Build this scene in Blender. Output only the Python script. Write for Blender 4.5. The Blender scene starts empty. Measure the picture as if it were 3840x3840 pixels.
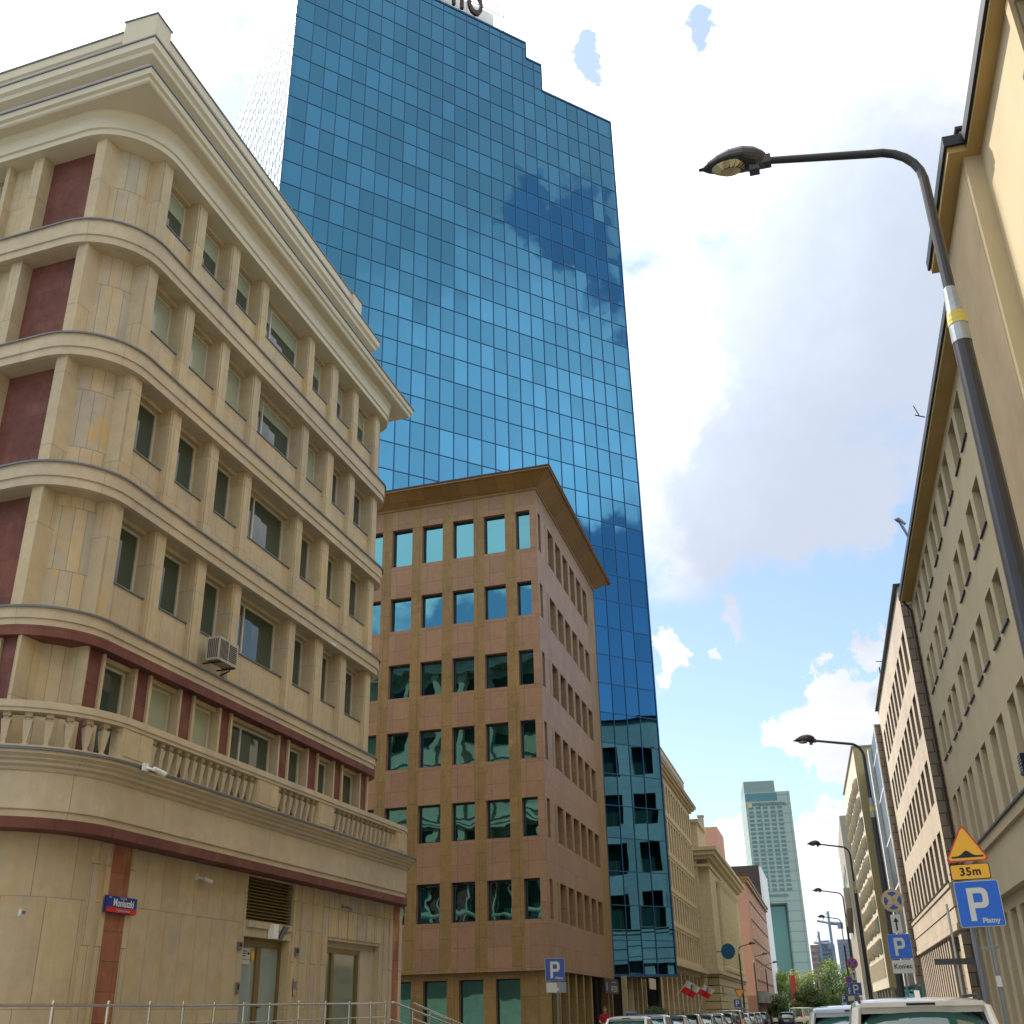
import bpy, bmesh, math, random
from mathutils import Vector, Matrix, noise as mnoise
R = math.radians
random.seed(11)
scn = bpy.context.scene
C = scn.collection
EYE = 1.6

# ------------------------------------------------------------------ frames
SA = R(14.6)
SD = (math.sin(SA), math.cos(SA)); SN = (SD[1], -SD[0])
def W(s, t, z=0.0):                       # street frame: s along the street, t to the right
    return Vector((s*SD[0]+t*SN[0], s*SD[1]+t*SN[1], z))
def AZ(az, d, z=0.0):
    a = R(az); return Vector((d*math.sin(a), d*math.cos(a), z))
def ROT(az):                              # z rotation that sends local +X along azimuth az
    return R(90-az)

# ------------------------------------------------------------------ mesh builder
class MB:
    def __init__(s): s.v = []; s.f = []; s.m = []; s.uv = []; s.T = None; s.mi = 0
    def tr(s, p):
        x, y, z = p
        if s.T:
            ox, oy, a = s.T; c, n = math.cos(a), math.sin(a)
            x, y = ox+x*c-y*n, oy+x*n+y*c
        return (x, y, z)
    def poly(s, pts, uv=None):
        b = len(s.v); P = [s.tr(p) for p in pts]; s.v += P
        s.f.append(tuple(range(b, b+len(P)))); s.m.append(s.mi)
        if uv is None:
            a = Vector(P[0]); n = Vector((0,0,0))
            for i in range(1, len(P)-1): n += (Vector(P[i])-a).cross(Vector(P[i+1])-a)
            if n.length > 0: n.normalize()
            if abs(n.z) > .7: uv = [(p[0], p[1]) for p in P]
            else:
                t = Vector((-n.y, n.x)); 
                if t.length > 0: t.normalize()
                uv = [(p[0]*t.x+p[1]*t.y, p[2]) for p in P]
        s.uv += uv
    def box(s, x0, x1, y0, y1, z0, z1, skip=''):
        if x0 > x1: x0, x1 = x1, x0
        if y0 > y1: y0, y1 = y1, y0
        if z0 > z1: z0, z1 = z1, z0
        if 'f' not in skip: s.poly([(x0,y0,z0),(x1,y0,z0),(x1,y0,z1),(x0,y0,z1)])
        if 'k' not in skip: s.poly([(x1,y1,z0),(x0,y1,z0),(x0,y1,z1),(x1,y1,z1)])
        if 'l' not in skip: s.poly([(x0,y1,z0),(x0,y0,z0),(x0,y0,z1),(x0,y1,z1)])
        if 'r' not in skip: s.poly([(x1,y0,z0),(x1,y1,z0),(x1,y1,z1),(x1,y0,z1)])
        if 't' not in skip: s.poly([(x0,y0,z1),(x1,y0,z1),(x1,y1,z1),(x0,y1,z1)])
        if 'b' not in skip: s.poly([(x0,y1,z0),(x1,y1,z0),(x1,y0,z0),(x0,y0,z0)])
    def prism(s, pts, z0, z1):            # polygon in plan, CCW
        n = len(pts)
        for i in range(n):
            a, b = pts[i], pts[(i+1) % n]
            s.poly([(a[0],a[1],z0),(b[0],b[1],z0),(b[0],b[1],z1),(a[0],a[1],z1)])
        s.poly([(p[0],p[1],z1) for p in pts]); s.poly([(p[0],p[1],z0) for p in reversed(pts)])
    def slab(s, pts, y0, y1):             # polygon in xz, thickness in y (front = y0)
        n = len(pts)
        s.poly([(p[0],y0,p[1]) for p in pts]); s.poly([(p[0],y1,p[1]) for p in reversed(pts)])
        for i in range(n):
            a, b = pts[i], pts[(i+1) % n]
            s.poly([(a[0],y0,a[1]),(a[0],y1,a[1]),(b[0],y1,b[1]),(b[0],y0,b[1])])
    def tube(s, path, r, seg=8, cap=True):
        P = [Vector(p) for p in path]; rr = r if isinstance(r, (list, tuple)) else [r]*len(P)
        rings = []; up = None
        for i, p in enumerate(P):
            d = (P[min(i+1,len(P)-1)]-P[max(i-1,0)]).normalized()
            if up is None:
                up = Vector((0,0,1)) if abs(d.z) < .9 else Vector((1,0,0))
            u = (up-d*up.dot(d)).normalized(); w = d.cross(u); up = u
            rings.append([p+(u*math.cos(2*math.pi*k/seg)+w*math.sin(2*math.pi*k/seg))*rr[i] for k in range(seg)])
        for i in range(len(P)-1):
            for k in range(seg):
                k2 = (k+1) % seg
                s.poly([rings[i][k], rings[i+1][k], rings[i+1][k2], rings[i][k2]][::-1])
        if cap:
            s.poly([tuple(q) for q in rings[0]][::-1]); s.poly([tuple(q) for q in rings[-1]])
    def lathe(s, prof, cx, cy, seg=8, a0=0):
        for i in range(len(prof)-1):
            (r0,z0),(r1,z1) = prof[i], prof[i+1]
            for k in range(seg):
                a, b = a0+2*math.pi*k/seg, a0+2*math.pi*(k+1)/seg
                s.poly([(cx+r0*math.cos(a),cy+r0*math.sin(a),z0),(cx+r0*math.cos(b),cy+r0*math.sin(b),z0),
                        (cx+r1*math.cos(b),cy+r1*math.sin(b),z1),(cx+r1*math.cos(a),cy+r1*math.sin(a),z1)])
        r, z = prof[-1]
        s.poly([(cx+r*math.cos(2*math.pi*k/seg+a0), cy+r*math.sin(2*math.pi*k/seg+a0), z) for k in range(seg)])
    def mesh(s, name, mats, smooth=False, merge=False):
        me = bpy.data.meshes.new(name); me.from_pydata(s.v, [], s.f); me.update()
        ul = me.uv_layers.new(name='UVMap')
        for i, d in enumerate(s.uv): ul.data[i].uv = d
        if not isinstance(mats, (list, tuple)): mats = [mats]
        for m in mats: me.materials.append(m)
        for p, mi in zip(me.polygons, s.m): p.material_index = mi
        if merge:
            bm = bmesh.new(); bm.from_mesh(me); bmesh.ops.remove_doubles(bm, verts=bm.verts, dist=1e-4)
            bmesh.ops.recalc_face_normals(bm, faces=bm.faces); bm.to_mesh(me); bm.free()
        if smooth:
            for p in me.polygons: p.use_smooth = True
            try: me.set_sharp_from_angle(angle=R(40))
            except Exception: pass
        return me
    def cut(s):
        if not hasattr(s, 'cuts'): s.cuts = [0]
        if len(s.f) > s.cuts[-1]: s.cuts.append(len(s.f))
    def build_each(s, name, mats, parent=None, **k):
        s.cut(); vo = uo = 0; out = []
        for a, b in zip(s.cuts[:-1], s.cuts[1:]):
            n = sum(len(f) for f in s.f[a:b]); m = MB(); m.v = s.v[vo:vo+n]; m.f = [tuple(i-vo for i in f) for f in s.f[a:b]]; m.m = s.m[a:b]; m.uv = s.uv[vo:vo+n]; vo += n
            out.append(m.build(name, mats, parent, **k))
        return out
    def build(s, name, mats, parent=None, loc=(0,0,0), rz=0.0, **k):
        o = bpy.data.objects.new(name, s.mesh(name, mats, **k)); C.objects.link(o)
        o.location = loc; o.rotation_euler = (0,0,rz)
        if parent: o.parent = parent
        return o
def link(name, me, parent=None, loc=(0,0,0), rz=0.0):
    o = bpy.data.objects.new(name, me); C.objects.link(o); o.location = loc; o.rotation_euler = (0,0,rz)
    if parent: o.parent = parent
    return o
def tag(o, label, cat=None, group=None, kind=None):
    if label: o['label'] = label
    if cat: o['category'] = cat
    if group: o['group'] = group
    if kind: o['kind'] = kind
    return o
def thing(name, label, cat, loc=(0,0,0), rz=0.0, group=None):
    o = bpy.data.objects.new(name, None); C.objects.link(o); o.location = loc; o.rotation_euler = (0,0,rz)
    o.empty_display_size = .3
    return tag(o, label, cat, group)
def kids(o): return [c for c in bpy.data.objects if c.parent is o]
def copy_tree(o, parent=None):
    c = o.copy(); C.objects.link(c); c.parent = parent
    for ch in kids(o): copy_tree(ch, c)
    return c

# ------------------------------------------------------------------ materials
class NT:
    def __init__(s, name):
        s.m = bpy.data.materials.new(name); s.m.use_nodes = True; s.t = s.m.node_tree; s.t.nodes.clear()
        s.out = s.n('ShaderNodeOutputMaterial')
    def n(s, ty, **k):
        o = s.t.nodes.new(ty)
        for a, b in k.items():
            if a[0] == '_': setattr(o, a[1:], b)
            else: o.inputs[a.replace('_', ' ')].default_value = b
        return o
    def l(s, a, b): s.t.links.new(a, b)
def mixc(t, fac, a, b, mode='MIX'):
    m = t.n('ShaderNodeMix', _data_type='RGBA', _blend_type=mode)
    for sock, v in ((m.inputs[0], fac), (m.inputs[6], a), (m.inputs[7], b)):
        if hasattr(v, 'is_linked') or hasattr(v, 'links'): t.l(v, sock)
        else: sock.default_value = v if not isinstance(v, tuple) else (*v, 1) if len(v) == 3 else v
    return m.outputs[2]
def ramp(t, src, a, b, c0=(0,0,0), c1=(1,1,1)):
    r = t.n('ShaderNodeValToRGB'); r.color_ramp.elements[0].position = a; r.color_ramp.elements[1].position = b
    r.color_ramp.elements[0].color = (*c0,1); r.color_ramp.elements[1].color = (*c1,1)
    t.l(src, r.inputs[0]); return r.outputs[0]
def stone(name, a, b, joint, bw, bh, stain=None, mort=.008, offset=.5, rough=.75, sat=.5, grain=.06, stain_amt=.5, speck=None):
    t = NT(name); p = t.n('ShaderNodeBsdfPrincipled', Roughness=rough); t.l(p.outputs[0], t.out.inputs[0])
    p.inputs['Specular IOR Level'].default_value = .3
    uv = t.n('ShaderNodeUVMap', _uv_map='UVMap')
    br = t.n('ShaderNodeTexBrick', Scale=1.0, Mortar_Size=mort, Mortar_Smooth=.2, Bias=0.0, Brick_Width=bw, Row_Height=bh, _offset=offset)
    br.inputs['Color1'].default_value = (*a,1); br.inputs['Color2'].default_value = (*b,1); br.inputs['Mortar'].default_value = (*joint,1)
    t.l(uv.outputs[0], br.inputs['Vector']); col = br.outputs['Color']
    tc = t.n('ShaderNodeTexCoord')
    n1 = t.n('ShaderNodeTexNoise', Scale=3.0, Detail=6.0, Roughness=.65); t.l(tc.outputs['Object'], n1.inputs['Vector'])
    g = ramp(t, n1.outputs[0], .3, .7, (1-grain*2,)*3, (1+grain,)*3)
    col = mixc(t, 1.0, col, g, 'MULTIPLY')
    if stain:
        # per-slab colouring: some slabs are ochre veined, with streaks along the slab
        mp = t.n('ShaderNodeMapping'); mp.inputs['Scale'].default_value = (1/bw, 1/bh*.8, 1); t.l(uv.outputs[0], mp.inputs[0])
        n2 = t.n('ShaderNodeTexNoise', Scale=.75, Detail=5.0, Roughness=.6); t.l(mp.outputs[0], n2.inputs['Vector'])
        mp3 = t.n('ShaderNodeMapping'); mp3.inputs['Scale'].default_value = (2.2, 1.1, 1); t.l(uv.outputs[0], mp3.inputs[0])
        n3 = t.n('ShaderNodeTexNoise', Scale=1.2, Detail=7.0, Roughness=.7); t.l(mp3.outputs[0], n3.inputs['Vector'])
        k = t.n('ShaderNodeMath', _operation='MULTIPLY'); t.l(n2.outputs[0], k.inputs[0]); t.l(n3.outputs[0], k.inputs[1])
        f = ramp(t, k.outputs[0], .28, .38, (0,0,0), (stain_amt,)*3)
        col = mixc(t, f, col, stain)
        n4 = t.n('ShaderNodeTexNoise', Scale=.35, Detail=3.0); t.l(tc.outputs['Object'], n4.inputs['Vector'])
        col = mixc(t, 1.0, col, ramp(t, n4.outputs[0], .35, .65, (.9,.9,.92), (1.05,1.04,1.0)), 'MULTIPLY')
    if speck:
        v = t.n('ShaderNodeTexVoronoi', Scale=28.0); t.l(tc.outputs['Object'], v.inputs['Vector'])
        sp = ramp(t, v.outputs['Distance'], .1, .5, (speck,)*3, (1.06,1.06,1.06)); col = mixc(t, .8, col, mixc(t, 1.0, col, sp, 'MULTIPLY'))
    t.l(col, p.inputs['Base Color'])
    bp = t.n('ShaderNodeBump', Strength=.25, Distance=.02); t.l(n1.outputs[0], bp.inputs['Height']); t.l(bp.outputs[0], p.inputs['Normal'])
    return t.m
def plain(name, c, rough=.6, metal=0.0, var=.08, scale=4.0, coat=0.0, spec=.4, bump=0.0):
    t = NT(name); p = t.n('ShaderNodeBsdfPrincipled', Roughness=rough, Metallic=metal); t.l(p.outputs[0], t.out.inputs[0])
    p.inputs['Specular IOR Level'].default_value = spec; p.inputs['Coat Weight'].default_value = coat
    p.inputs['Coat Roughness'].default_value = .03
    tc = t.n('ShaderNodeTexCoord'); n1 = t.n('ShaderNodeTexNoise', Scale=scale, Detail=5.0, Roughness=.6)
    t.l(tc.outputs['Object'], n1.inputs['Vector'])
    g = ramp(t, n1.outputs[0], .3, .7, (1-var,)*3, (1+var,)*3)
    t.l(mixc(t, 1.0, (*c,1), g, 'MULTIPLY'), p.inputs['Base Color'])
    if bump:
        bp = t.n('ShaderNodeBump', Strength=bump, Distance=.02); t.l(n1.outputs[0], bp.inputs['Height']); t.l(bp.outputs[0], p.inputs['Normal'])
    return t.m
def mirror(name, tint, cw, ch, u0=0.0, z0=0.0, tilt=.012, wob=.012, wobs=.7, var=.25, rough=.015, metal=1.0):
    """coated glass: every pane tilted a little differently, slightly wavy"""
    t = NT(name); p = t.n('ShaderNodeBsdfPrincipled', Roughness=rough, Metallic=metal); t.l(p.outputs[0], t.out.inputs[0])
    uv = t.n('ShaderNodeUVMap', _uv_map='UVMap')
    mp = t.n('ShaderNodeMapping'); mp.inputs['Location'].default_value = (-u0/cw, -z0/ch, 0); mp.inputs['Scale'].default_value = (1/cw, 1/ch, 1)
    t.l(uv.outputs[0], mp.inputs[0])
    fl = t.n('ShaderNodeVectorMath', _operation='FLOOR'); t.l(mp.outputs[0], fl.inputs[0])
    wn = t.n('ShaderNodeTexWhiteNoise', _noise_dimensions='3D'); t.l(fl.outputs[0], wn.inputs['Vector'])
    ge = t.n('ShaderNodeNewGeometry'); 
    def cen(src, amt):
        a = t.n('ShaderNodeVectorMath', _operation='SUBTRACT'); a.inputs[1].default_value = (.5,.5,.5); t.l(src, a.inputs[0])
        b = t.n('ShaderNodeVectorMath', _operation='SCALE'); b.inputs['Scale'].default_value = amt; t.l(a.outputs[0], b.inputs[0]); return b.outputs[0]
    nz = t.n('ShaderNodeTexNoise', Scale=wobs, Detail=2.0); t.l(ge.outputs['Position'], nz.inputs['Vector'])
    a1 = t.n('ShaderNodeVectorMath', _operation='ADD'); t.l(ge.outputs['Normal'], a1.inputs[0]); t.l(cen(wn.outputs['Color'], tilt), a1.inputs[1])
    a2 = t.n('ShaderNodeVectorMath', _operation='ADD'); t.l(a1.outputs[0], a2.inputs[0]); t.l(cen(nz.outputs['Color'], wob), a2.inputs[1])
    nn = t.n('ShaderNodeVectorMath', _operation='NORMALIZE'); t.l(a2.outputs[0], nn.inputs[0]); t.l(nn.outputs[0], p.inputs['Normal'])
    g = ramp(t, wn.outputs['Value'], 0, 1, (1-var,)*3, (1+var*.6,)*3)
    t.l(mixc(t, 1.0, (*tint,1), g, 'MULTIPLY'), p.inputs['Base Color'])
    return t.m

M = {}
M['cream'] = stone('cream_sandstone', (.58,.47,.29), (.51,.42,.28), (.29,.24,.17), .62, 1.9, stain=(.60,.37,.12), mort=.007, offset=.37, stain_amt=.5)
M['cream_v'] = stone('cream_sandstone_strips', (.60,.47,.28), (.46,.41,.33), (.26,.21,.15), .36, 1.5, stain=(.62,.38,.10), mort=.009, offset=.43, stain_amt=.7)
M['cream_band'] = stone('cream_sandstone_bands', (.58,.485,.335), (.53,.445,.32), (.34,.28,.2), 2.3, 6.0, stain=(.56,.40,.20), mort=.006, stain_amt=.45)
M['cream_top'] = plain('pale_limestone_cornice', (.62,.56,.42), .8, var=.05, scale=.6)
M['porph'] = stone('red_porphyry', (.20,.075,.055), (.155,.058,.046), (.10,.045,.035), .8, .9, stain=(.25,.11,.09), mort=.006, grain=.12, stain_amt=.6, offset=.3)
M['redsand'] = stone('red_sandstone', (.40,.16,.085), (.28,.11,.06), (.15,.08,.05), .9, .55, stain=(.50,.25,.13), mort=.008, grain=.1, stain_amt=.8, offset=0)
M['leadflash'] = plain('grey_metal_flashing', (.16,.17,.19), .5, .4)
M['frame_w'] = plain('off_white_window_frame', (.55,.52,.44), .45)
M['frame_b'] = plain('bronze_door_frame', (.24,.175,.065), .4, .5)
M['frame_d'] = plain('dark_blue_window_frame', (.02,.035,.05), .4, .3)
M['steel'] = plain('brushed_stainless_steel', (.55,.52,.47), .25, 1.0, var=.04)
M['glass_dk'] = mirror('dark_window_glass', (.05,.075,.055), 1.5, 3.0, tilt=.03, wob=.02, metal=0.0, var=.4, rough=.03)
M['glass_dk'].node_tree.nodes['Principled BSDF'].inputs['IOR'].default_value = 1.7
M['glass_sea'] = mirror('sea_green_window_glass', (.10,.28,.34), 1.7, 3.5, tilt=.014, wob=.05, wobs=.9, var=.2)
M['glass_door'] = mirror('green_door_glass', (.12,.17,.11), 3.0, 4.0, tilt=.01, wob=.02, metal=0.0, var=.1, rough=.08)
M['glass_door'].node_tree.nodes['Principled BSDF'].inputs['IOR'].default_value = 1.9
M['blind'] = plain('pale_green_roller_blind', (.36,.40,.28), .25, coat=.6, var=.05, scale=1.5)
M['frost'] = plain('frosted_door_glass', (.26,.33,.30), .35, coat=.4, var=.05, scale=1.5)
M['gran_p'] = stone('pink_granite', (.35,.205,.115), (.29,.17,.095), (.15,.10,.065), .85, .88, mort=.009, offset=0, speck=.7, rough=.5)
M['gran_g'] = stone('gold_granite', (.31,.195,.07), (.26,.16,.06), (.13,.085,.03), .64, 1.2, mort=.008, offset=0, speck=.5, rough=.5, stain=(.38,.27,.11), stain_amt=.5)
M['gran_d'] = stone('gold_brown_soffit', (.29,.165,.05), (.22,.12,.04), (.12,.07,.02), 1.3, 1.0, mort=.01, offset=0, speck=.6, rough=.5)
M['copper_d'] = plain('dark_bronze_edge', (.06,.04,.03), .5, .5)
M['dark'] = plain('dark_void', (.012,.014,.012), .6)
M['glassT'] = mirror('blue_curtain_wall_glass', (.052,.178,.30), 1.0539, 1.92, u0=1.38, z0=3.6, tilt=.010, wob=.016, wobs=.33, var=.16)
M['glassL'] = mirror('blue_curtain_wall_glass_glare', (.30,.50,.66), 1.05, 1.92, z0=3.6, tilt=.012, wob=.03, wobs=.3, var=.1, rough=.05)  # same glass as the front, sun glare put into a paler tint
M['mull'] = plain('navy_mullion', (.02,.09,.20), .4, .3, var=.03)
M['mull_g'] = plain('teal_mullion', (.01,.06,.06), .4, .3)
M['accase'] = plain('aged_cream_metal', (.42,.38,.31), .5, var=.1)
M['dkglass'] = plain('dark_smoked_glass', (.03,.035,.028), .35, var=.2)
M['white_p'] = plain('white_painted_metal', (.75,.75,.73), .5)
M['white_r'] = plain('white_roof_cladding', (.8,.8,.78), .6, var=.03)
M['plaster'] = plain('ochre_grey_plaster', (.54,.44,.27), .9, var=.07, scale=.5, bump=.1)
M['plaster_w'] = plain('warm_ochre_plaster', (.52,.39,.23), .9, var=.14, scale=.45, bump=.1)
M['soffit'] = plain('ochre_eave_soffit', (.46,.32,.13), .85, var=.12, scale=.4)
M['black_m'] = plain('black_roof_metal', (.018,.018,.022), .45, .3)
M['zinc'] = plain('grey_zinc', (.22,.24,.26), .4, .6)
M['stone2'] = stone('warm_limestone', (.60,.51,.40), (.56,.47,.37), (.36,.29,.22), .95, .45, mort=.006, stain=(.52,.40,.30), stain_amt=.4)
M['stone2d'] = stone('grey_brown_rusticated_stone', (.30,.24,.18), (.24,.20,.14), (.07,.055,.04), .7, .62, mort=.03, stain=(.36,.23,.12), stain_amt=.5)
M['stone2r'] = plain('shaded_reveal_stone', (.27,.21,.15), .8, var=.1)  # limestone darkened for the openings: recess shade put into the colour
M['beige'] = plain('beige_render', (.46,.37,.19), .9, var=.05, scale=.3)
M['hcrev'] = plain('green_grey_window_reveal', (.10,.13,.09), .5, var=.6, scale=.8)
M['beige_l'] = plain('pale_beige_concrete', (.58,.52,.40), .9, var=.06)
M['greyc'] = plain('grey_concrete', (.32,.30,.25), .9, var=.06, scale=.3)
M['ygl'] = stone('pale_yellow_stone', (.52,.42,.24), (.48,.38,.22), (.33,.27,.16), 1.2, .6, mort=.01, rough=.8)
M['ybank'] = stone('sandy_yellow_stone', (.56,.47,.29), (.53,.44,.27), (.38,.32,.2), 1.6, .5, mort=.012, rough=.8)
M['ybank_r'] = stone('sandy_rusticated_base', (.54,.44,.25), (.51,.41,.23), (.14,.11,.06), 30.0, .62, mort=.05, rough=.8, offset=0)
M['pink'] = plain('salmon_pink_render', (.50,.28,.20), .9, var=.05, scale=.3)
M['pinkd'] = plain('brown_pink_plinth', (.26,.14,.10), .8, var=.08)
M['dkbrown'] = plain('dark_brown_cladding', (.065,.052,.045), .8, var=.05)
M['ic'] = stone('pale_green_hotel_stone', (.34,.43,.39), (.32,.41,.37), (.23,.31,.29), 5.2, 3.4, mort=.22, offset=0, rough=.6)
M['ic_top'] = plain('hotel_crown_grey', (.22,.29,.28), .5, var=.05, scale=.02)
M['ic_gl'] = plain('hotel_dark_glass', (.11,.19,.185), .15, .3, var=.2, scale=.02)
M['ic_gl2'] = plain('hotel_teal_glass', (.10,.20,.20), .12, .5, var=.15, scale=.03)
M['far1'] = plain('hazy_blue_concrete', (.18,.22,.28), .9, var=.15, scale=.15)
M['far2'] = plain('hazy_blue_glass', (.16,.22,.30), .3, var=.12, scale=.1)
M['lampdk'] = plain('dark_grey_lamp_paint', (.045,.045,.05), .35, .3, var=.1)
M['lampgv'] = plain('galvanised_sleeve', (.32,.35,.37), .4, .6, var=.12, scale=6)
M['tape'] = plain('yellow_tape', (.60,.47,.10), .6)
M['lens'] = plain('lamp_lens', (.42,.36,.22), .12, .2, coat=1.0, var=.25, scale=9)
M['blue'] = plain('sign_blue', (.0,.10,.55), .35, coat=.3, var=.04)
M['blue2'] = plain('sign_navy', (.0,.045,.30), .35, coat=.3, var=.04)
M['yel'] = plain('sign_yellow', (.80,.40,.0), .35, coat=.3, var=.03)
M['red'] = plain('sign_red', (.50,.03,.015), .35, coat=.3)
M['wht'] = plain('sign_white', (.55,.55,.50), .4, coat=.2, var=.04)
M['blk'] = plain('sign_black', (.012,.012,.012), .5)
M['sblue'] = plain('street_name_blue', (.01,.035,.26), .3, coat=.5)
M['sred'] = plain('street_name_red', (.62,.01,.012), .3, coat=.5)
M['pole'] = plain('grey_sign_pole', (.20,.22,.23), .4, .5)
M['asph'] = plain('asphalt', (.05,.05,.052), .9, var=.2, scale=6, bump=.3)
M['pave'] = stone('concrete_paving', (.30,.29,.27), (.26,.25,.23), (.14,.14,.13), .5, .5, mort=.012)
M['kerb'] = plain('granite_kerb', (.33,.32,.30), .85)
M['mark'] = plain('road_marking', (.7,.7,.68), .7)
M['ground'] = plain('city_ground', (.12,.12,.11), .95, scale=.3)
M['leaf'] = None
M['bark'] = plain('bark', (.10,.075,.05), .95, var=.3, scale=8)
M['skin'] = plain('skin', (.50,.30,.21), .6)
M['hair'] = plain('grey_hair', (.30,.28,.26), .8)
M['shirt'] = plain('red_cotton', (.42,.015,.02), .85, var=.15, scale=9)
M['denim'] = plain('dark_trousers', (.03,.035,.05), .85)
M['tyre'] = plain('tyre_rubber', (.02,.02,.02), .8)
M['rim'] = plain('alloy_rim', (.45,.45,.46), .3, .9)
M['carglass'] = mirror('car_window_glass', (.03,.10,.085), 9, 9, tilt=0, wob=.02, wobs=2.0, metal=0.0, var=0, rough=.02)
M['carglass'].node_tree.nodes['Principled BSDF'].inputs['IOR'].default_value = 2.1
M['trim'] = plain('black_plastic_trim', (.015,.015,.016), .5)
M['tail'] = plain('tail_lamp', (.5,.01,.01), .15, coat=1)
M['head'] = plain('head_lamp', (.6,.62,.62), .1, .4, coat=1)
M['plate'] = plain('number_plate', (.75,.75,.72), .4)
def paint(n, c, metal=.2): return plain(n, c, .32, metal, var=.02, coat=1.0)
PAINT = {'pearl': paint('pearl_white_paint', (.66,.62,.55), .1), 'silver': paint('silver_paint', (.48,.50,.54), .6), 'black': paint('black_paint', (.012,.014,.018)),
         'white': paint('white_paint', (.72,.72,.70), 0), 'grey': paint('grey_paint', (.18,.19,.20), .5), 'cream': paint('cream_paint', (.66,.61,.44), 0), 'dark': paint('dark_green_paint', (.02,.035,.035))}
def leafmat(name, a, b):
    t = NT(name); p = t.n('ShaderNodeBsdfPrincipled', Roughness=.6); tl = t.n('ShaderNodeBsdfTranslucent')
    ms = t.n('ShaderNodeMixShader', Fac=.35); t.l(p.outputs[0], ms.inputs[1]); t.l(tl.outputs[0], ms.inputs[2]); t.l(ms.outputs[0], t.out.inputs[0])
    tc = t.n('ShaderNodeTexCoord'); n1 = t.n('ShaderNodeTexNoise', Scale=1.1, Detail=4.0); t.l(tc.outputs['Object'], n1.inputs['Vector'])
    c = ramp(t, n1.outputs[0], .35, .65, a, b); t.l(c, p.inputs['Base Color']); t.l(c, tl.inputs['Color'])
    return t.m
LEAF = [leafmat('summer_leaf', (.08,.15,.02), (.30,.38,.06)), leafmat('yellow_green_leaf', (.14,.17,.03), (.34,.34,.06)), leafmat('deep_leaf', (.03,.075,.02), (.10,.16,.035))]

# ------------------------------------------------------------------ text / flat shapes
def text_mesh(txt, size, thick=.002, bold=0.0, align='CENTER', spacing=1.0):
    cu = bpy.data.curves.new('lettering', 'FONT'); cu.body = txt; cu.size = size; cu.extrude = thick; cu.offset = bold
    cu.align_x = align; cu.align_y = 'CENTER'; cu.space_character = spacing; cu.resolution_u = 3
    o = bpy.data.objects.new('lettering', cu); C.objects.link(o)
    dg = bpy.context.evaluated_depsgraph_get(); dg.update()
    me = bpy.data.meshes.new_from_object(o.evaluated_get(dg))
    bpy.data.objects.remove(o); bpy.data.curves.remove(cu)
    # stand upright, facing -Y
    me.transform(Matrix.Rotation(math.pi/2, 4, 'X')); return me
def lettering(txt, size, mat, parent, x, y, z, name='lettering', sx=1.0, **k):
    me = text_mesh(txt, size, **k); me.transform(Matrix.Scale(sx, 4, (1,0,0))); me.materials.clear(); me.materials.append(mat)
    return link(name, me, parent, (x,y,z))
def rrect(x0, x1, z0, z1, r, n=4):
    P = []
    for cx, cz, a in ((x1-r,z0+r,-90),(x1-r,z1-r,0),(x0+r,z1-r,90),(x0+r,z0+r,180)):
        for k in range(n+1):
            b = R(a+90*k/n); P.append((cx+r*math.cos(b), cz+r*math.sin(b)))
    return P
def circ(cx, cz, r, n=40, a0=0, a1=360): return [(cx+r*math.cos(R(a0+(a1-a0)*k/n)), cz+r*math.sin(R(a0+(a1-a0)*k/n))) for k in range(n+(0 if a1-a0 >= 360 else 1))]

# ------------------------------------------------------------------ facade helpers
def wall_holes(mb, x0, x1, z0, z1, holes, y=0.0, depth=.3, rev=None, ismat=None):
    """wall face at y (outward -Y) with rectangular holes (xa,xb,za,zb); reveals go to y+depth"""
    xs = sorted({x0, x1, *[round(h[0],4) for h in holes], *[round(h[1],4) for h in holes]}); xs = [v for v in xs if x0 <= v <= x1]
    zs = sorted({z0, z1, *[round(h[2],4) for h in holes], *[round(h[3],4) for h in holes]}); zs = [v for v in zs if z0 <= v <= z1]
    for j in range(len(zs)-1):
        cz = (zs[j]+zs[j+1])/2; run = None
        for i in range(len(xs)-1):
            cx = (xs[i]+xs[i+1])/2
            inside = any(h[0] < cx < h[1] and h[2] < cz < h[3] for h in holes)
            if not inside and run is None: run = xs[i]
            if (inside or i == len(xs)-2) and run is not None:
                e = xs[i] if inside else xs[i+1]
                if e > run: mb.poly([(run,y,zs[j]),(e,y,zs[j]),(e,y,zs[j+1]),(run,y,zs[j+1])])
                run = None
    m0 = mb.mi
    if rev is not None: mb.mi = rev
    for h in holes:
        a, b, c, d = h[:4]; dp = h[4] if len(h) > 4 else depth; Y = y+dp
        mb.poly([(a,y,c),(a,y,d),(a,Y,d),(a,Y,c)][::-1]); mb.poly([(b,y,c),(b,Y,c),(b,Y,d),(b,y,d)][::-1])
        mb.poly([(a,y,c),(b,y,c),(b,Y,c),(a,Y,c)][::-1]); mb.poly([(a,y,d),(a,Y,d),(b,Y,d),(b,y,d)][::-1])
    mb.mi = m0
_wc = {}
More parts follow.
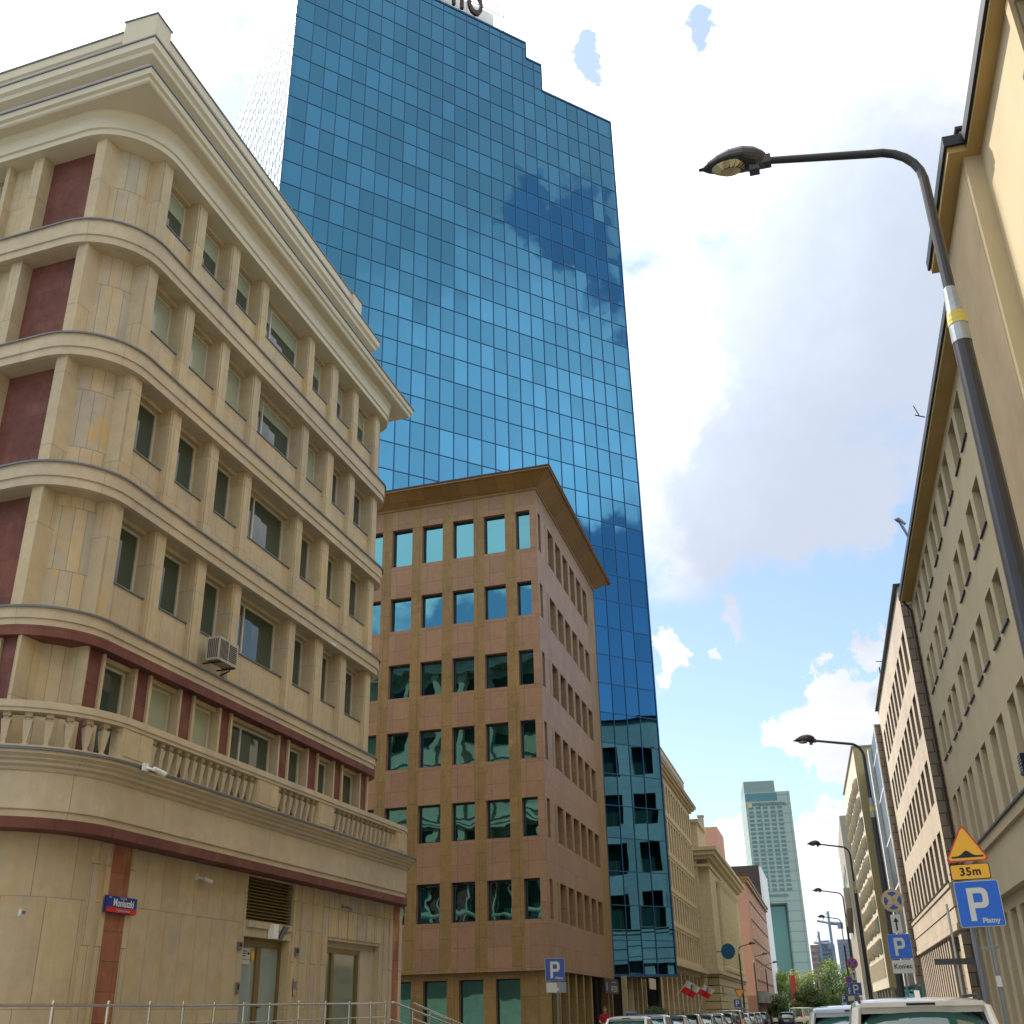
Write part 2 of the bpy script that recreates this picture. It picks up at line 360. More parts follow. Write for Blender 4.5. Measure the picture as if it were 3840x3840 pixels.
def window(parent, x0, x1, z0, z1, y, frame='frame_w', glass='glass_dk', fw=.06, mull=(), trans=(), blind=0.0, T=None, name='window', bmat='blind', depth=.07):
    w, h = round(x1-x0, 3), round(z1-z0, 3); key = (w, h, frame, glass, fw, tuple(mull), tuple(trans), depth)
    if key not in _wc:
        f = MB(); f.box(0,fw,0,depth,0,h); f.box(w-fw,w,0,depth,0,h); f.box(fw,w-fw,0,depth,h-fw,h); f.box(fw,w-fw,0,depth,0,fw)
        for m in mull: f.box(m*w-fw*.6, m*w+fw*.6, .004, depth, fw, h-fw)
        for m in trans: f.box(fw, w-fw, .006, depth, m*h-fw*.5, m*h+fw*.5)
        g = MB(); g.poly([(fw*.9,depth*.6,fw*.9),(w-fw*.9,depth*.6,fw*.9),(w-fw*.9,depth*.6,h-fw*.9),(fw*.9,depth*.6,h-fw*.9)])
        g.poly([(fw*.9,depth*.9,fw*.9),(fw*.9,depth*.9,h-fw*.9),(w-fw*.9,depth*.9,h-fw*.9),(w-fw*.9,depth*.9,fw*.9)])
        _wc[key] = (f.mesh('window_frame', M[frame]), g.mesh('pane', M[glass]))
    fm, gm = _wc[key]
    if T: ox, oy, a = T; lx, ly = ox+x0*math.cos(a)-y*math.sin(a), oy+x0*math.sin(a)+y*math.cos(a)
    else: a = 0; lx, ly = x0, y
    o = link(name, fm, parent, (lx,ly,z0), a); link('pane', gm, o)
    if blind:
        kb = ('b', w, h, blind, fw, depth, bmat)
        if kb not in _wc:
            b = MB(); b.box(fw*1.05, w-fw*1.05, depth*.35, depth*.55, h-fw-blind*(h-2*fw), h-fw*1.02); _wc[kb] = b.mesh('blind', M[bmat])
        link('blind', _wc[kb], o)
    return o

# rounded footprint path sweeps (local frame, interior on +Y / left)
def fillet(P, rads, n=10):
    """P: plan polyline, rads: radius at every inner vertex; returns [(x,y,nx,ny)] with outward normals (right-hand side of travel)"""
    out = []
    def nrm(d): return (d[1], -d[0])
    for i in range(len(P)):
        if i == 0 or i == len(P)-1:
            a, b = (P[0], P[1]) if i == 0 else (P[-2], P[-1]); d = (Vector(b)-Vector(a)).normalized(); out.append((*P[i], *nrm(d)))
        else:
            p0, p1, p2 = Vector(P[i-1]), Vector(P[i]), Vector(P[i+1]); d1 = (p1-p0).normalized(); d2 = (p2-p1).normalized()
            ang = math.atan2(d1.x*d2.y-d1.y*d2.x, d1.dot(d2)); r = rads[i-1]; L = r*math.tan(abs(ang)/2)
            a = p1-d1*L; n1 = Vector(nrm(d1)); s = 1 if ang > 0 else -1; cc = a-n1*r*s
            for k in range(n+1):
                t = ang*k/n; c, q = math.cos(t), math.sin(t); nn = Vector((n1.x*c-n1.y*q, n1.x*q+n1.y*c)); pt = cc+nn*r*s
                out.append((pt.x, pt.y, nn.x, nn.y))
    return out
def sweep(mb, path, prof):
    """prof: list of (off,z) closed=False; outer surface"""
    u = 0; us = [0]
    for i in range(1, len(path)): u += math.hypot(path[i][0]-path[i-1][0], path[i][1]-path[i-1][1]); us.append(u)
    for i in range(len(path)-1):
        a, b = path[i], path[i+1]; v = 0
        for j in range(len(prof)-1):
            (o0,z0),(o1,z1) = prof[j], prof[j+1]
            def q(p, o, z): return (p[0]+p[2]*o, p[1]+p[3]*o, z)
            va = z0 if abs(z1-z0) > abs(o1-o0) else o0; vb = z1 if abs(z1-z0) > abs(o1-o0) else o1
            mb.poly([q(a,o0,z0), q(b,o0,z0), q(b,o1,z1), q(a,o1,z1)], uv=[(us[i],va),(us[i+1],va),(us[i+1],vb),(us[i],vb)])
def mitre(P, off):
    """offset a plan polyline outward (right side of travel) with sharp corners"""
    out = []
    for i in range(len(P)):
        p = Vector(P[i])
        if i == 0: d = (Vector(P[1])-p).normalized(); out.append(p+Vector((d.y,-d.x))*off)
        elif i == len(P)-1: d = (p-Vector(P[-2])).normalized(); out.append(p+Vector((d.y,-d.x))*off)
        else:
            d1 = (p-Vector(P[i-1])).normalized(); d2 = (Vector(P[i+1])-p).normalized(); n1 = Vector((d1.y,-d1.x)); n2 = Vector((d2.y,-d2.x))
            m = (n1+n2); m = m/m.dot(n1); out.append(p+m*off)
    return out
def sweep_sharp(mb, P, prof):
    offs = [mitre(P, o) for o, z in prof]
    for i in range(len(P)-1):
        L0 = 0
        for j in range(len(prof)-1):
            a, b, c, d = offs[j][i], offs[j][i+1], offs[j+1][i+1], offs[j+1][i]
            mb.poly([(a.x,a.y,prof[j][1]),(b.x,b.y,prof[j][1]),(c.x,c.y,prof[j+1][1]),(d.x,d.y,prof[j+1][1])])

# ================================================================== CREAM CORNER BUILDING (left)
CR0 = (-9.27367, 20.5332); CRA = 16.17
def cream_building():
    rt = thing('corner_building', 'cream sandstone office building with rounded corner, balustraded balcony and wide stepped cornice', 'building', (*CR0, 0), ROT(CRA))
    k = math.radians(87.57); LD = (math.cos(k), math.sin(k))
    LF = (LD[0]*24, LD[1]*24)
    C2 = (16.35, 0); RF = (C2[0]+LD[0]*16, LD[1]*16)
    C2g = (17.2, 0); RFg = (C2g[0]+LD[0]*16, LD[1]*16)
    up = fillet([LF, (0,0), C2, RF], [1.45, .8], 12); gp = fillet([LF, (0,0), C2g, RFg], [1.45, .55], 12)
    fl = [(9.46,12.27),(12.82,15.62),(16.19,18.86),(19.52,22.25)]     # pier bottom / top of the four upper floors
    def T_left(): return (0, 0, k+math.pi)      # local x runs from far left towards the corner; use negative x
    TL = (0.0, 0.0, k+math.pi); TE = (C2[0], 0.0, k)
    # ---- core wall behind everything + curved wall
    w = MB(); w.mi = 0
    arc = [p for p in up if True]
    i0 = 1; i1 = 13
    near = [(LD[0]*1.0, LD[1]*1.0, *(up[0][2], up[0][3]))]+up[1:14]+[(1.5, 0, 0, -1)]
    far = [(15.3, 0, 0, -1)]+up[14:27]+[(C2[0]+LD[0]*.9, LD[1]*.9, up[-1][2], up[-1][3])]
    for pth in (near, far): sweep(w, pth, [(-.34, 6.4), (-.34, 23.0)]); w.cut()
    # inner solid so that no light leaks through the windows
    w.build_each('curved_wall', M['cream_v'], rt)
    core = MB(); sweep_sharp(core, [LF, (.0,.0), C2, RF], [(-.75,0),(-.75,24.5)]); core.build('inner_wall', M['plaster'], rt)
    # ---- bands
    b = MB()
    for z0, z1 in ((9.06,9.46),(12.27,12.82),(15.62,16.19),(18.86,19.52)):
        zb = z0+.2 if z1-z0 > .45 else z0+.14
        sweep(b, up, [(-.5,z0),(.16,z0),(.16,zb),(.20,zb+.012),(.20,z1-.03),(.23,z1-.03),(.23,z1-.005),(-.5,z1+.02)]); b.cut()
    b.build_each('string_course', M['cream_band'], rt)
    f = MB()
    for z1 in (9.46,12.82,16.19,19.52): sweep(f, up, [(.225,z1-.03),(.255,z1-.03),(.255,z1+.012),(-.2,z1+.045)]); f.cut()
    f.build_each('metal_flashing', M['leadflash'], rt)
    pb = MB(); sweep(pb, up, [(-.5,8.84),(.19,8.84),(.19,9.06),(-.5,9.06)]); pb.build('porphyry_band', M['porph'], rt)
    # ---- top frieze and cornices
    t = MB(); sweep(t, up, [(-.5,22.25),(.22,22.25),(.22,22.42),(.27,22.44),(.27,22.80),(.34,22.90),(.36,22.96)])
    t.build('frieze', M['cream_top'], rt)
    c = MB(); P = [LF, (0,0), C2, RF]
    sweep_sharp(c, P, [(-.4,22.96),(.62,22.96),(.66,23.0),(.66,23.1),(.73,23.14),(.75,23.28),(.75,23.33),(.0,23.47)])
    P2 = [LF, (0,0), (14.3,0), (14.3+LD[0]*16, LD[1]*16)]
    sweep_sharp(c, P2, [(-.1,23.4),(-.1,24.35),(.0,24.42),(.0,24.5),(.2,24.6),(.22,24.72),(.30,24.80),(.30,25.02),(.30,25.06),(-.2,25.12)])
    P3 = [LF, (.12,.12), (12.85,.12), (12.85+LD[0]*14, LD[1]*14)]
    sweep_sharp(c, P3, [(.0,25.0),(.0,25.76),(.05,25.8),(.05,26.10),(.05,26.12),(-.6,26.14)])
    c.box(-.0,.66,-.0,1.0,25.05,26.34); c.box(12.75,13.45,-.02,1.0,25.0,26.12)
    c.build('cornice', M['cream_top'], rt)
    e = MB(); sweep_sharp(e, P, [(.74,23.31),(.785,23.31),(.785,23.36),(.0,23.49)]); sweep_sharp(e, P2, [(.29,25.04),(.33,25.04),(.33,25.09),(-.2,25.14)])
    sweep_sharp(e, P3, [(.04,26.10),(.08,26.10),(.08,26.15),(-.6,26.17)]); e.box(-.03,.69,-.03,1.03,26.34,26.38); e.box(12.72,13.48,-.05,1.03,26.12,26.16)
    e.build('roof_flashing', M['leadflash'], rt)
    rf = MB(); rf.poly([(p.x,p.y,24.4) for p in [Vector(q) for q in (LF,(0.1,.2),(16.1,.2),RF)]]); rf.build('roof', M['zinc'], rt)
    # ---- straight facades
    piers = [(1.24,1.61),(2.97,3.33),(4.77,5.15),(6.57,6.92),(9.71,10.08),(11.48,11.93),(13.25,13.65),(15.2,15.58)]
    pr = MB(); sp = MB(); fl2 = MB()
    def bay(x0, x1, zb, zt, T, dbl=False, blind=0, sill=1.09, head=.1):
        sp.T = T; fl2.T = T
        sp.box(x0, x1, .15, .55, zb, zb+sill-.02, skip='kb'); sp.cut(); sp.box(x0, x1, .3, .75, zt-head, zt+.1, skip='kt'); sp.cut()
        fl2.box(x0+.005, x1-.005, .115, .5, zb+sill-.02, zb+sill+.012); fl2.cut()
        window(rt, x0, x1, zb+sill+.012, zt-head, .45, mull=(.36,) if dbl else (), blind=blind, T=T)
    def pier(x0, x1, zb, zt, T):
        pr.T = T; pr.box(x0, x1, 0, .75, zb, zt, skip='k'); pr.box(x0-.045, x0+.001, .03, .75, zb, zt, skip='k'); pr.cut()
    rnd = random.Random(5)
    for fi, (zb, zt) in enumerate(fl):
        for i, (a, c_) in enumerate(piers):
            pier(a, c_, zb, zt, None)
            if i < 7:
                bl = {3:.38, 2:1.0, 1:(0 if rnd.random() < .75 else .3), 0:0}[fi] if fi != 2 or i != 3 else .25
                if fi == 2 and i > 3: bl = 1.0 if rnd.random() < .6 else 0
                bay(c_, piers[i+1][0]-.045, zb, zt, None, dbl=(i == 3), blind=bl)
        # left facade (x negative, towards the corner = 0)
        for a, c_ in ((-1.22,-.93),(-3.21,-2.90),(-4.1,-3.98),(-5.85,-5.5),(-7.7,-7.3),(-9.5,-9.1),(-11.4,-11.),(-13.3,-12.9)): pier(a, c_, zb, zt, TL)
        bay(-5.5, -4.1, zb, zt, TL, blind=.4); 
        for q in ((-7.3,-5.85),(-9.1,-7.7),(-11.,-9.5),(-12.9,-11.4)): bay(q[0], q[1], zb, zt, TL)
        sp.T = TL; sp.box(-3.98, -3.21, .22, .75, zb, zt, skip='k'); sp.cut()
        # end facade
        xs = [1.0+1.75*q for q in range(8)]
        for x in xs: pier(x, x+.36, zb, zt, TE)
        for a, c_ in zip(xs[:-1], xs[1:]): bay(a+.36, c_-.045, zb, zt, TE, blind=rnd.choice([0,0,.4]))
    # first floor behind the balustrade
    pp = MB(); zb, zt = 6.42, 8.84
    def pfl(x0, x1, T):
        pp.T = T; pp.box(x0-.06, x1+.06, .06, .75, zb, zt, skip='k'); pp.cut()
        pr.T = T; pr.box(x0-.15, x0-.06, .0, .75, zb, zt, skip='k'); pr.cut(); pr.box(x1+.06, x1+.15, .0, .75, zb, zt, skip='k'); pr.cut()
    for i, (a, c_) in enumerate(piers):
        pfl(a, c_, None)
        if i < 7: window(rt, c_+.15, piers[i+1][0]-.15, zb, zt-.1, .27, mull=(.36,) if i == 3 else (), blind=[.0,1.0,1.0,.0,0,0,0][i], T=None)
        if i < 7: sp.T = None; sp.box(c_+.15, piers[i+1][0]-.15, .12, .75, zt-.1, zt, skip='k'); sp.cut()
    for a, c_ in ((-1.22,-.93),(-3.21,-2.90),(-5.85,-5.5),(-7.7,-7.3),(-9.5,-9.1)): pfl(a, c_, TL)
    for q in ((-2.66,-1.46),(-5.26,-3.45),(-7.06,-6.1),(-8.86,-7.94)): window(rt, q[0], q[1], zb, zt-.1, .27, T=TL)
    for x in [1.0+1.75*q for q in range(8)]: pfl(x, x+.36, TE)
    for x in [1.0+1.75*q for q in range(7)]: window(rt, x+.6, x+1.5, zb, zt-.1, .27, T=TE)
    # porphyry panels of the left facade
    pp.T = TL
    for z0, z1 in fl: pp.box(-2.90, -1.22, .36, .75, z0, z1, skip='k'); pp.cut()
    pp.build_each('porphyry_panel', M['porph'], rt); pr.build_each('pier', M['cream'], rt); sp.build_each('spandrel', M['cream'], rt); fl2.build_each('window_sill', M['leadflash'], rt)
    # ---- balcony cornice
    bc = MB(); sweep(bc, gp, [(.40,5.13),(.88,5.13),(.88,5.26),(.92,5.28),(.92,5.96),(.96,5.985),(.96,6.04),(1.04,6.08),(1.04,6.13),(1.11,6.17),(1.11,6.2),(1.17,6.24),(1.20,6.25),(1.20,6.31)])
    bc.build('balcony_cornice', M['cream_band'], rt)
    bf = MB(); sweep(bf, gp, [(1.19,6.31),(1.24,6.31),(1.24,6.36),(.2,6.44)]); bf.build('balcony_flashing', M['leadflash'], rt)
    bp = MB(); sweep(bp, gp, [(.3,4.93),(.95,4.93),(.95,5.13),(.4,5.13)]); bp.build('porphyry_soffit_band', M['porph'], rt)
    rl = MB(); gr = fillet([LF, (0,0), (16.75,0), (16.75+LD[0]*16, LD[1]*16)], [1.45, .5], 12)
    sweep(rl, gr, [(.72,7.06),(1.04,7.06),(1.04,7.12),(1.07,7.14),(1.07,7.27),(.68,7.27),(.68,7.06)])
    sweep(rl, gr, [(1.06,6.37),(1.06,6.43),(.70,6.43)])
    rl.build('balcony_rail', M['cream_band'], rt)
    ps = MB()
    for a, b_ in ((1.28,2.32),(6.8,7.88),(10.19,11.17),(15.78,16.65)):
        ps.box(a, b_, -1.02, -.74, 6.42, 7.07); ps.box(a+.08, b_-.08, -1.035, -1.0, 6.5, 7.02); ps.cut()
    ps.T = TL
    for a, b_ in ((-2.2,-1.2),(-6.6,-5.6)): ps.box(a, b_, -1.02, -.74, 6.42, 7.07); ps.cut()
    ps.build_each('balcony_pier', M['cream'], rt)
    bal = MB(); bal.lathe([(.07,0),(.07,.05),(.045,.06),(.05,.10),(.062,.14),(.115,.46),(.115,.49),(.055,.51),(.05,.55),(.10,.56),(.10,.64)], 0, 0, 4, math.pi/4)
    bme = bal.mesh('baluster', M['cream_band'])
    n = 0
    for a, b_ in ((2.32,6.8),(7.88,10.19),(11.17,15.78)):
        q = int(round((b_-a)/.325))
        for j in range(q): link('baluster', bme, rt, (a+(j+.5)*(b_-a)/q, -.88, 6.425)); n += 1
    # curved run
    arcp = [p for p in gp[1:14]]; pts = [(p[0]+p[2]*.88, p[1]+p[3]*.88, math.atan2(p[3],p[2])) for p in arcp]
    L = [0]
    for i in range(1, len(pts)): L.append(L[-1]+math.hypot(pts[i][0]-pts[i-1][0], pts[i][1]-pts[i-1][1]))
    q = int(L[-1]/.345)
    for j in range(q):
        d = (j+.5)*L[-1]/q; i = max(1, next(ii for ii in range(len(L)) if L[ii] >= d)); u = (d-L[i-1])/(L[i]-L[i-1])
        link('baluster', bme, rt, (pts[i-1][0]+(pts[i][0]-pts[i-1][0])*u, pts[i-1][1]+(pts[i][1]-pts[i-1][1])*u, 6.425), pts[i-1][2]+math.pi/2)
    for j in range(10):
        x = -2.36-j*.33; link('baluster', bme, rt, (x*math.cos(TL[2])+.88*math.sin(TL[2]), x*math.sin(TL[2])-.88*math.cos(TL[2]), 6.425), TL[2])
    # ---- ground floor
    g = MB(); Y = -.45
    holes = [(7.72,10.07,.95,3.51,.32),(7.7,10.14,3.88,4.9,.22),(12.07,16.0,.95,3.66,.7)]
    wall_holes(g, 1.9, 17.2, 0, 4.95, holes, Y, .3)
    near = [(LF[0],LF[1],up[0][2],up[0][3])]+gp[1:14]+[(1.9,0,0,-1)]; sweep(g, near, [(.45,0),(.45,4.95)])
    far = [(17.19,0,0,-1)]+gp[14:27]+[(RFg[0],RFg[1],gp[-1][2],gp[-1][3])]; sweep(g, [(17.2,0,0,-1),(17.2+LD[0]*.02,.02,.0,-1)], [(.45,0),(.45,4.95)])
    sweep(g, [(17.2,-.45,1,0),(17.2+LD[0]*16, 15.5, 1, 0)], [(0,0),(0,4.95)])
    g.build('ground_floor_wall', M['cream'], rt)
    s = MB()      # vertical fluting, strips
    for x in (10.62,11.3,11.95): s.box(x, x+.3, Y-.035, Y+.1, .95, 4.93); s.cut()
    for q in range(6): s.box(12.3+q*.65, 12.3+q*.65+.6, Y-.03, Y+.1, 3.74, 4.93); s.cut()
    for x0_, x1_, d_, z0_ in ((1.62,1.86,.03,0),(2.04,2.2,.04,0),(2.86,3.02,.04,0),(16.28,16.5,.03,0),(16.72,16.95,.04,0),(7.62,7.7,.02,3.5),(10.15,10.3,.04,.95)): s.box(x0_,x1_,Y-d_,Y+.1,z0_,4.93); s.cut()
    s.box(17.49,17.72,Y-.04,Y+.2,0,4.93); s.cut(); s.box(7.8,10.1,Y-.05,Y+.1,3.72,3.87)
    s.build_each('pilaster_strip', M['cream_v'], rt)
    r = MB(); r.box(2.2,2.86,Y-.02,Y+.1,0,4.93); r.cut(); r.box(16.95,17.49,Y-.02,Y+.1,0,4.93); r.build_each('red_sandstone_strip', M['redsand'], rt)
    # entrance door
    d = MB(); x0, x1, z0, z1, y = 7.72, 10.07, .95, 3.51, Y+.22
    d.box(x0,x0+.09,y,y+.1,z0,z1); d.box(x1-.12,x1,y,y+.1,z0,z1); d.box(x0+.09,x1-.12,y,y+.1,z1-.2,z1); d.box(8.78,9.0,y-.01,y+.1,z0,z1-.2)
    do = d.build('entrance_door', M['frame_b'], rt)
    p = MB(); p.box(x0+.09,8.78,y+.04,y+.06,z0,z1-.2); p.box(9.0,x1-.12,y+.04,y+.06,z0,z1-.2); p.build('frosted_pane', M['frost'], do)
    h = MB(); h.tube([(8.95,y-.01,1.95),(8.95,y-.07,1.95),(9.05,y-.07,1.95)],.014,6); h.build('handle', M['trim'], do)
    n1 = MB(); n1.box(8.12,8.5,y+.02,y+.038,3.02,3.26); n1.box(8.12,8.5,y+.02,y+.038,2.9,3.0); no = n1.build('notice', M['wht'], do)
    nt = MB()
    for q in range(3): nt.box(8.15,8.34-.02*q,y+.014,y+.0195,3.19-q*.055,3.21-q*.055)
    nt.slab(circ(8.42,3.15,.035,10), y+.012, y+.0195); nt.build('print', M['blk'], no)
    st_ = MB(); st_.slab([(8.56,3.22),(8.72,3.22),(8.72,3.06),(8.64,2.95),(8.56,3.06)], y+.02, y+.037); st_.build('sticker', M['yel'], do)
    # louvre
    l = MB(); l.box(7.7,10.14,Y+.2,Y+.22,3.88,4.9)
    for q in range(13):
        z = 3.9+q*.077; l.poly([(7.72,Y+.02,z),(10.12,Y+.02,z),(10.12,Y+.16,z+.06),(7.72,Y+.16,z+.06)]); l.poly([(7.72,Y+.02,z-.014),(10.12,Y+.02,z-.014),(10.12,Y+.02,z),(7.72,Y+.02,z)])
    l.build('louvre', M['frame_b'], rt)
    # second opening: glazed screen
    d = MB(); y = Y+.22; x0, x1, z0, z1 = 12.1, 14.95, .95, 3.5
    for a, b_ in ((x0,x0+.08),(13.1,13.28),(x1-.12,x1)): d.box(a,b_,y,y+.1,z0,z1)
    d.box(x0,x1,y-.004,y+.1,z1-.14,z1+.02); go = d.build('glazed_screen', M['frame_b'], rt)
    p = MB(); p.box(x0,x1,y+.05,y+.06,z0,z1); p.build('pane', M['glass_door'], go)
    q = MB(); q.box(x0,16.0,Y+.2,Y+.75,3.5,3.68); q.box(x1,16.0,y-.05,y+.25,z0,3.5); q.build('recess_lining', M['cream_band'], rt)
    # terrace
    tb = MB(); tb.prism([(-1.9,9),(-2.2,0),(-1.6,-1.7),(0,-2.45),(13,-2.45),(17.7,-.5),(17.7,2),(2,9)], 0.02, .95); tb.build('terrace', M['pave'], rt)
    return rt
cream = cream_building()
CT = Matrix.Translation((*CR0,0)) @ Matrix.Rotation(ROT(CRA), 4, 'Z')
def crw(x, y, z): return CT @ Vector((x, y, z))

# street name sign
def street_sign():
    rt = thing('street_name_sign', 'blue and red enamel street name sign reading Moniuszki on the cream wall', 'sign', crw(2.06,-.55,3.64), ROT(CRA))
    m = MB(); m.slab(rrect(0,1.0,0,.3,.01), -.04, 0); m.slab(rrect(0,1.0,-.01,.31,.012), 0.0, .02); m.build('blue_plate', M['sblue'], rt)
    m = MB(); m.box(.0,1.0,-.046,-.03,0.0,.088); m.build('red_strip', M['sred'], rt)
    lettering('Moniuszki', .2, M['white_p'], rt, .55, -.045, .178, bold=.003, sx=.84)
    lettering('Stanisława', .055, M['wht'], rt, .53, -.044, .272)
    lettering('ulica', .05, M['wht'], rt, .1, -.044, .272)
    lettering('Śródmieście Północne', .05, M['wht'], rt, .55, -.05, .042)
street_sign()
def camera_thing(x, y, z, label, s=1.0, col='wht', yaw=0.3):
    rt = thing('security_camera', label, 'security camera', crw(x,y,z), ROT(CRA))
    m = MB(); m.box(-.09*s,.09*s,-.06*s,0,-.09*s,.09*s); m.tube([(.0,-.05*s,-.02*s),(.12*s,-.16*s,-.04*s),(.2*s,-.18*s,-.05*s)],.03*s,8); m.build('bracket', M[col], rt)
    m = MB(); m.tube([(.1*s,-.2*s,-.03*s),(.42*s,-.30*s,-.12*s)],[.055*s,.07*s],10); b = m.build('camera_body', M[col], rt)
    m = MB(); m.tube([(.41*s,-.297*s,-.118*s),(.43*s,-.303*s,-.122*s)],.05*s,10); m.build('lens', M['blk'], b)
camera_thing(5.35,-.45,4.62,'small pale security camera high on the cream wall right of the street name sign',.75)
camera_thing(13.1,-.49,4.6,'small grey security camera over the fluted stone above the glazed screen',.6,'zinc')
camera_thing(1.75,-1.28,6.33,'white security camera perched on the balcony edge',.85,'white_p')
camera_thing(12.1,-.02,9.93+3.0-.6,'tiny white security camera under an upper window sill near the far end',.6,'white_p')
def wall_lamp():
    rt = thing('wall_floodlight', 'white floodlight above the frosted entrance door', 'lamp', crw(9.0,-.47,3.72), ROT(CRA))
    m = MB(); m.prism([(-.15,0),(-.12,-.14),(0,-.22),(.12,-.14),(.15,0)][::-1][::-1], -.22, .12); m.build('housing', M['white_p'], rt)
    m = MB(); m.poly([(-.02,-.26,-.24),(.2,-.22,-.24),(.38,-.30,.08),(.16,-.34,.08)]); m.poly([(-.02,-.2,-.22),(.16,-.26,.10),(.38,-.22,.10),(.2,-.16,-.22)]); 
    m.tube([(-.02,-.26,-.24),(.2,-.22,-.24),(.38,-.30,.08),(.16,-.34,.08),(-.02,-.26,-.24)],.012,5); m.build('lamp_glass', M['zinc'], rt)
wall_lamp()
def small_box(x, z, w, h, label, name, col):
    rt = thing(name, label, name.replace('_',' '), crw(x,-.45,z), ROT(CRA)); m = MB(); m.slab(rrect(-w/2,w/2,-h/2,h/2,.012), -.06, 0); m.build('casing', M[col], rt)
    m = MB(); m.slab(rrect(-w/3,w/3,-h/8,h/3,.008), -.068, -.058); m.build('face', M['zinc' if col != 'zinc' else 'trim'], rt)
small_box(7.5,3.28,.17,.17,'small grey alarm box on the cream wall left of the entrance door','alarm_box','zinc')
small_box(10.45,3.27,.16,.2,'small grey sounder on the cream wall right of the entrance door','wall_sounder','zinc')
small_box(10.42,2.42,.19,.4,'steel intercom panel right of the frosted entrance door','intercom','steel')
small_box(7.55,2.35,.09,.26,'narrow card reader left of the frosted entrance door','card_reader','zinc')
small_box(-.15,3.45,.13,.11,'tiny white sensor box on the curved wall at the left edge','sensor_box','wht')
def ac_unit():
    rt = thing('air_conditioner', 'grey air conditioning unit under a window of the cream building', 'air conditioner', crw(5.75,-.0,9.72), ROT(CRA))
    m = MB(); m.box(-.45,.45,-.5,-.14,.02,.62); m.build('casing', M['accase'], rt)
    m = MB()
    for q in range(7): m.box(-.40+q*.028*2,-.385+q*.056,-.512,-.5,.08,.56)
    for q in range(9): m.box(.02,.38,-.512,-.5,.1+q*.05,.12+q*.05)
    for q in range(6): m.box(-.462,-.45,-.46+q*.05,-.44+q*.05,.08,.56)
    m.build('grille', M['trim'], rt)
    m = MB(); m.box(-.35,-.31,-.52,.0,-.03,.0); m.box(.31,.35,-.52,.0,-.03,.0); m.tube([(.45,-.3,.1),(.52,-.25,.0),(.50,.0,-.1)],.02,6); m.build('bracket', M['trim'], rt)
ac_unit()
# steel handrail on the terrace
def handrail():
    rt = thing('steel_handrail', 'stainless steel handrail with round posts along the entrance terrace and ramp', 'handrail', crw(0,-2.3,.95), ROT(CRA))
    xs = [-2.1,-.95,.21,1.35,2.43,3.54,4.69,5.79,7.16,8.54,9.89,11.21,12.19]
    def yv(x): return 0 if x > .5 else (x-.5)**2*-.0-(.5-x)*-.18
    def zt(x): return .97+max(0,(x-2.4))*.0095
    m = MB(); m.tube([(x,yv(x),zt(x)) for x in xs],.024,8); m.build('top_rail', M['steel'], rt)
    m = MB(); m.tube([(x,yv(x),zt(x)-.33) for x in xs],.017,8); m.build('middle_rail', M['steel'], rt)
    m = MB(); m.tube([(x,yv(x),zt(x)-.66) for x in xs],.017,8); m.build('lower_rail', M['steel'], rt)
    p = MB(); p.tube([(0,0,-.0),(0,0,1.02)],.026,10); p.lathe([(.026,1.02),(.02,1.04),(.0,1.045)],0,0,8); pm = p.mesh('post', M['steel'], smooth=True)
    for x in xs[1:]: link('post', pm, rt, (x,yv(x),0 if x < 6 else .05))
    for a, b_ in (((8.1,-1.9,1.02),(12.6,-1.9,.44)),((12.45,-.7,1.05),(16.9,-.7,.42))):
        m = MB(); m.tube([a,b_],.026,8); m.build('ramp_rail', M['steel'], rt)
        m = MB(); m.tube([(a[0]-.1,a[1],a[2]-.36),(b_[0],b_[1],b_[2]-.36)],.018,8); m.build('ramp_rail', M['steel'], rt)
        for u in (.28,.72):
            x, z = a[0]+(b_[0]-a[0])*u, a[2]+(b_[2]-a[2])*u; m = MB(); m.tube([(x,a[1],-.6),(x,a[1],z-.01)],.022,8); m.build('post', M['steel'], rt)
handrail()

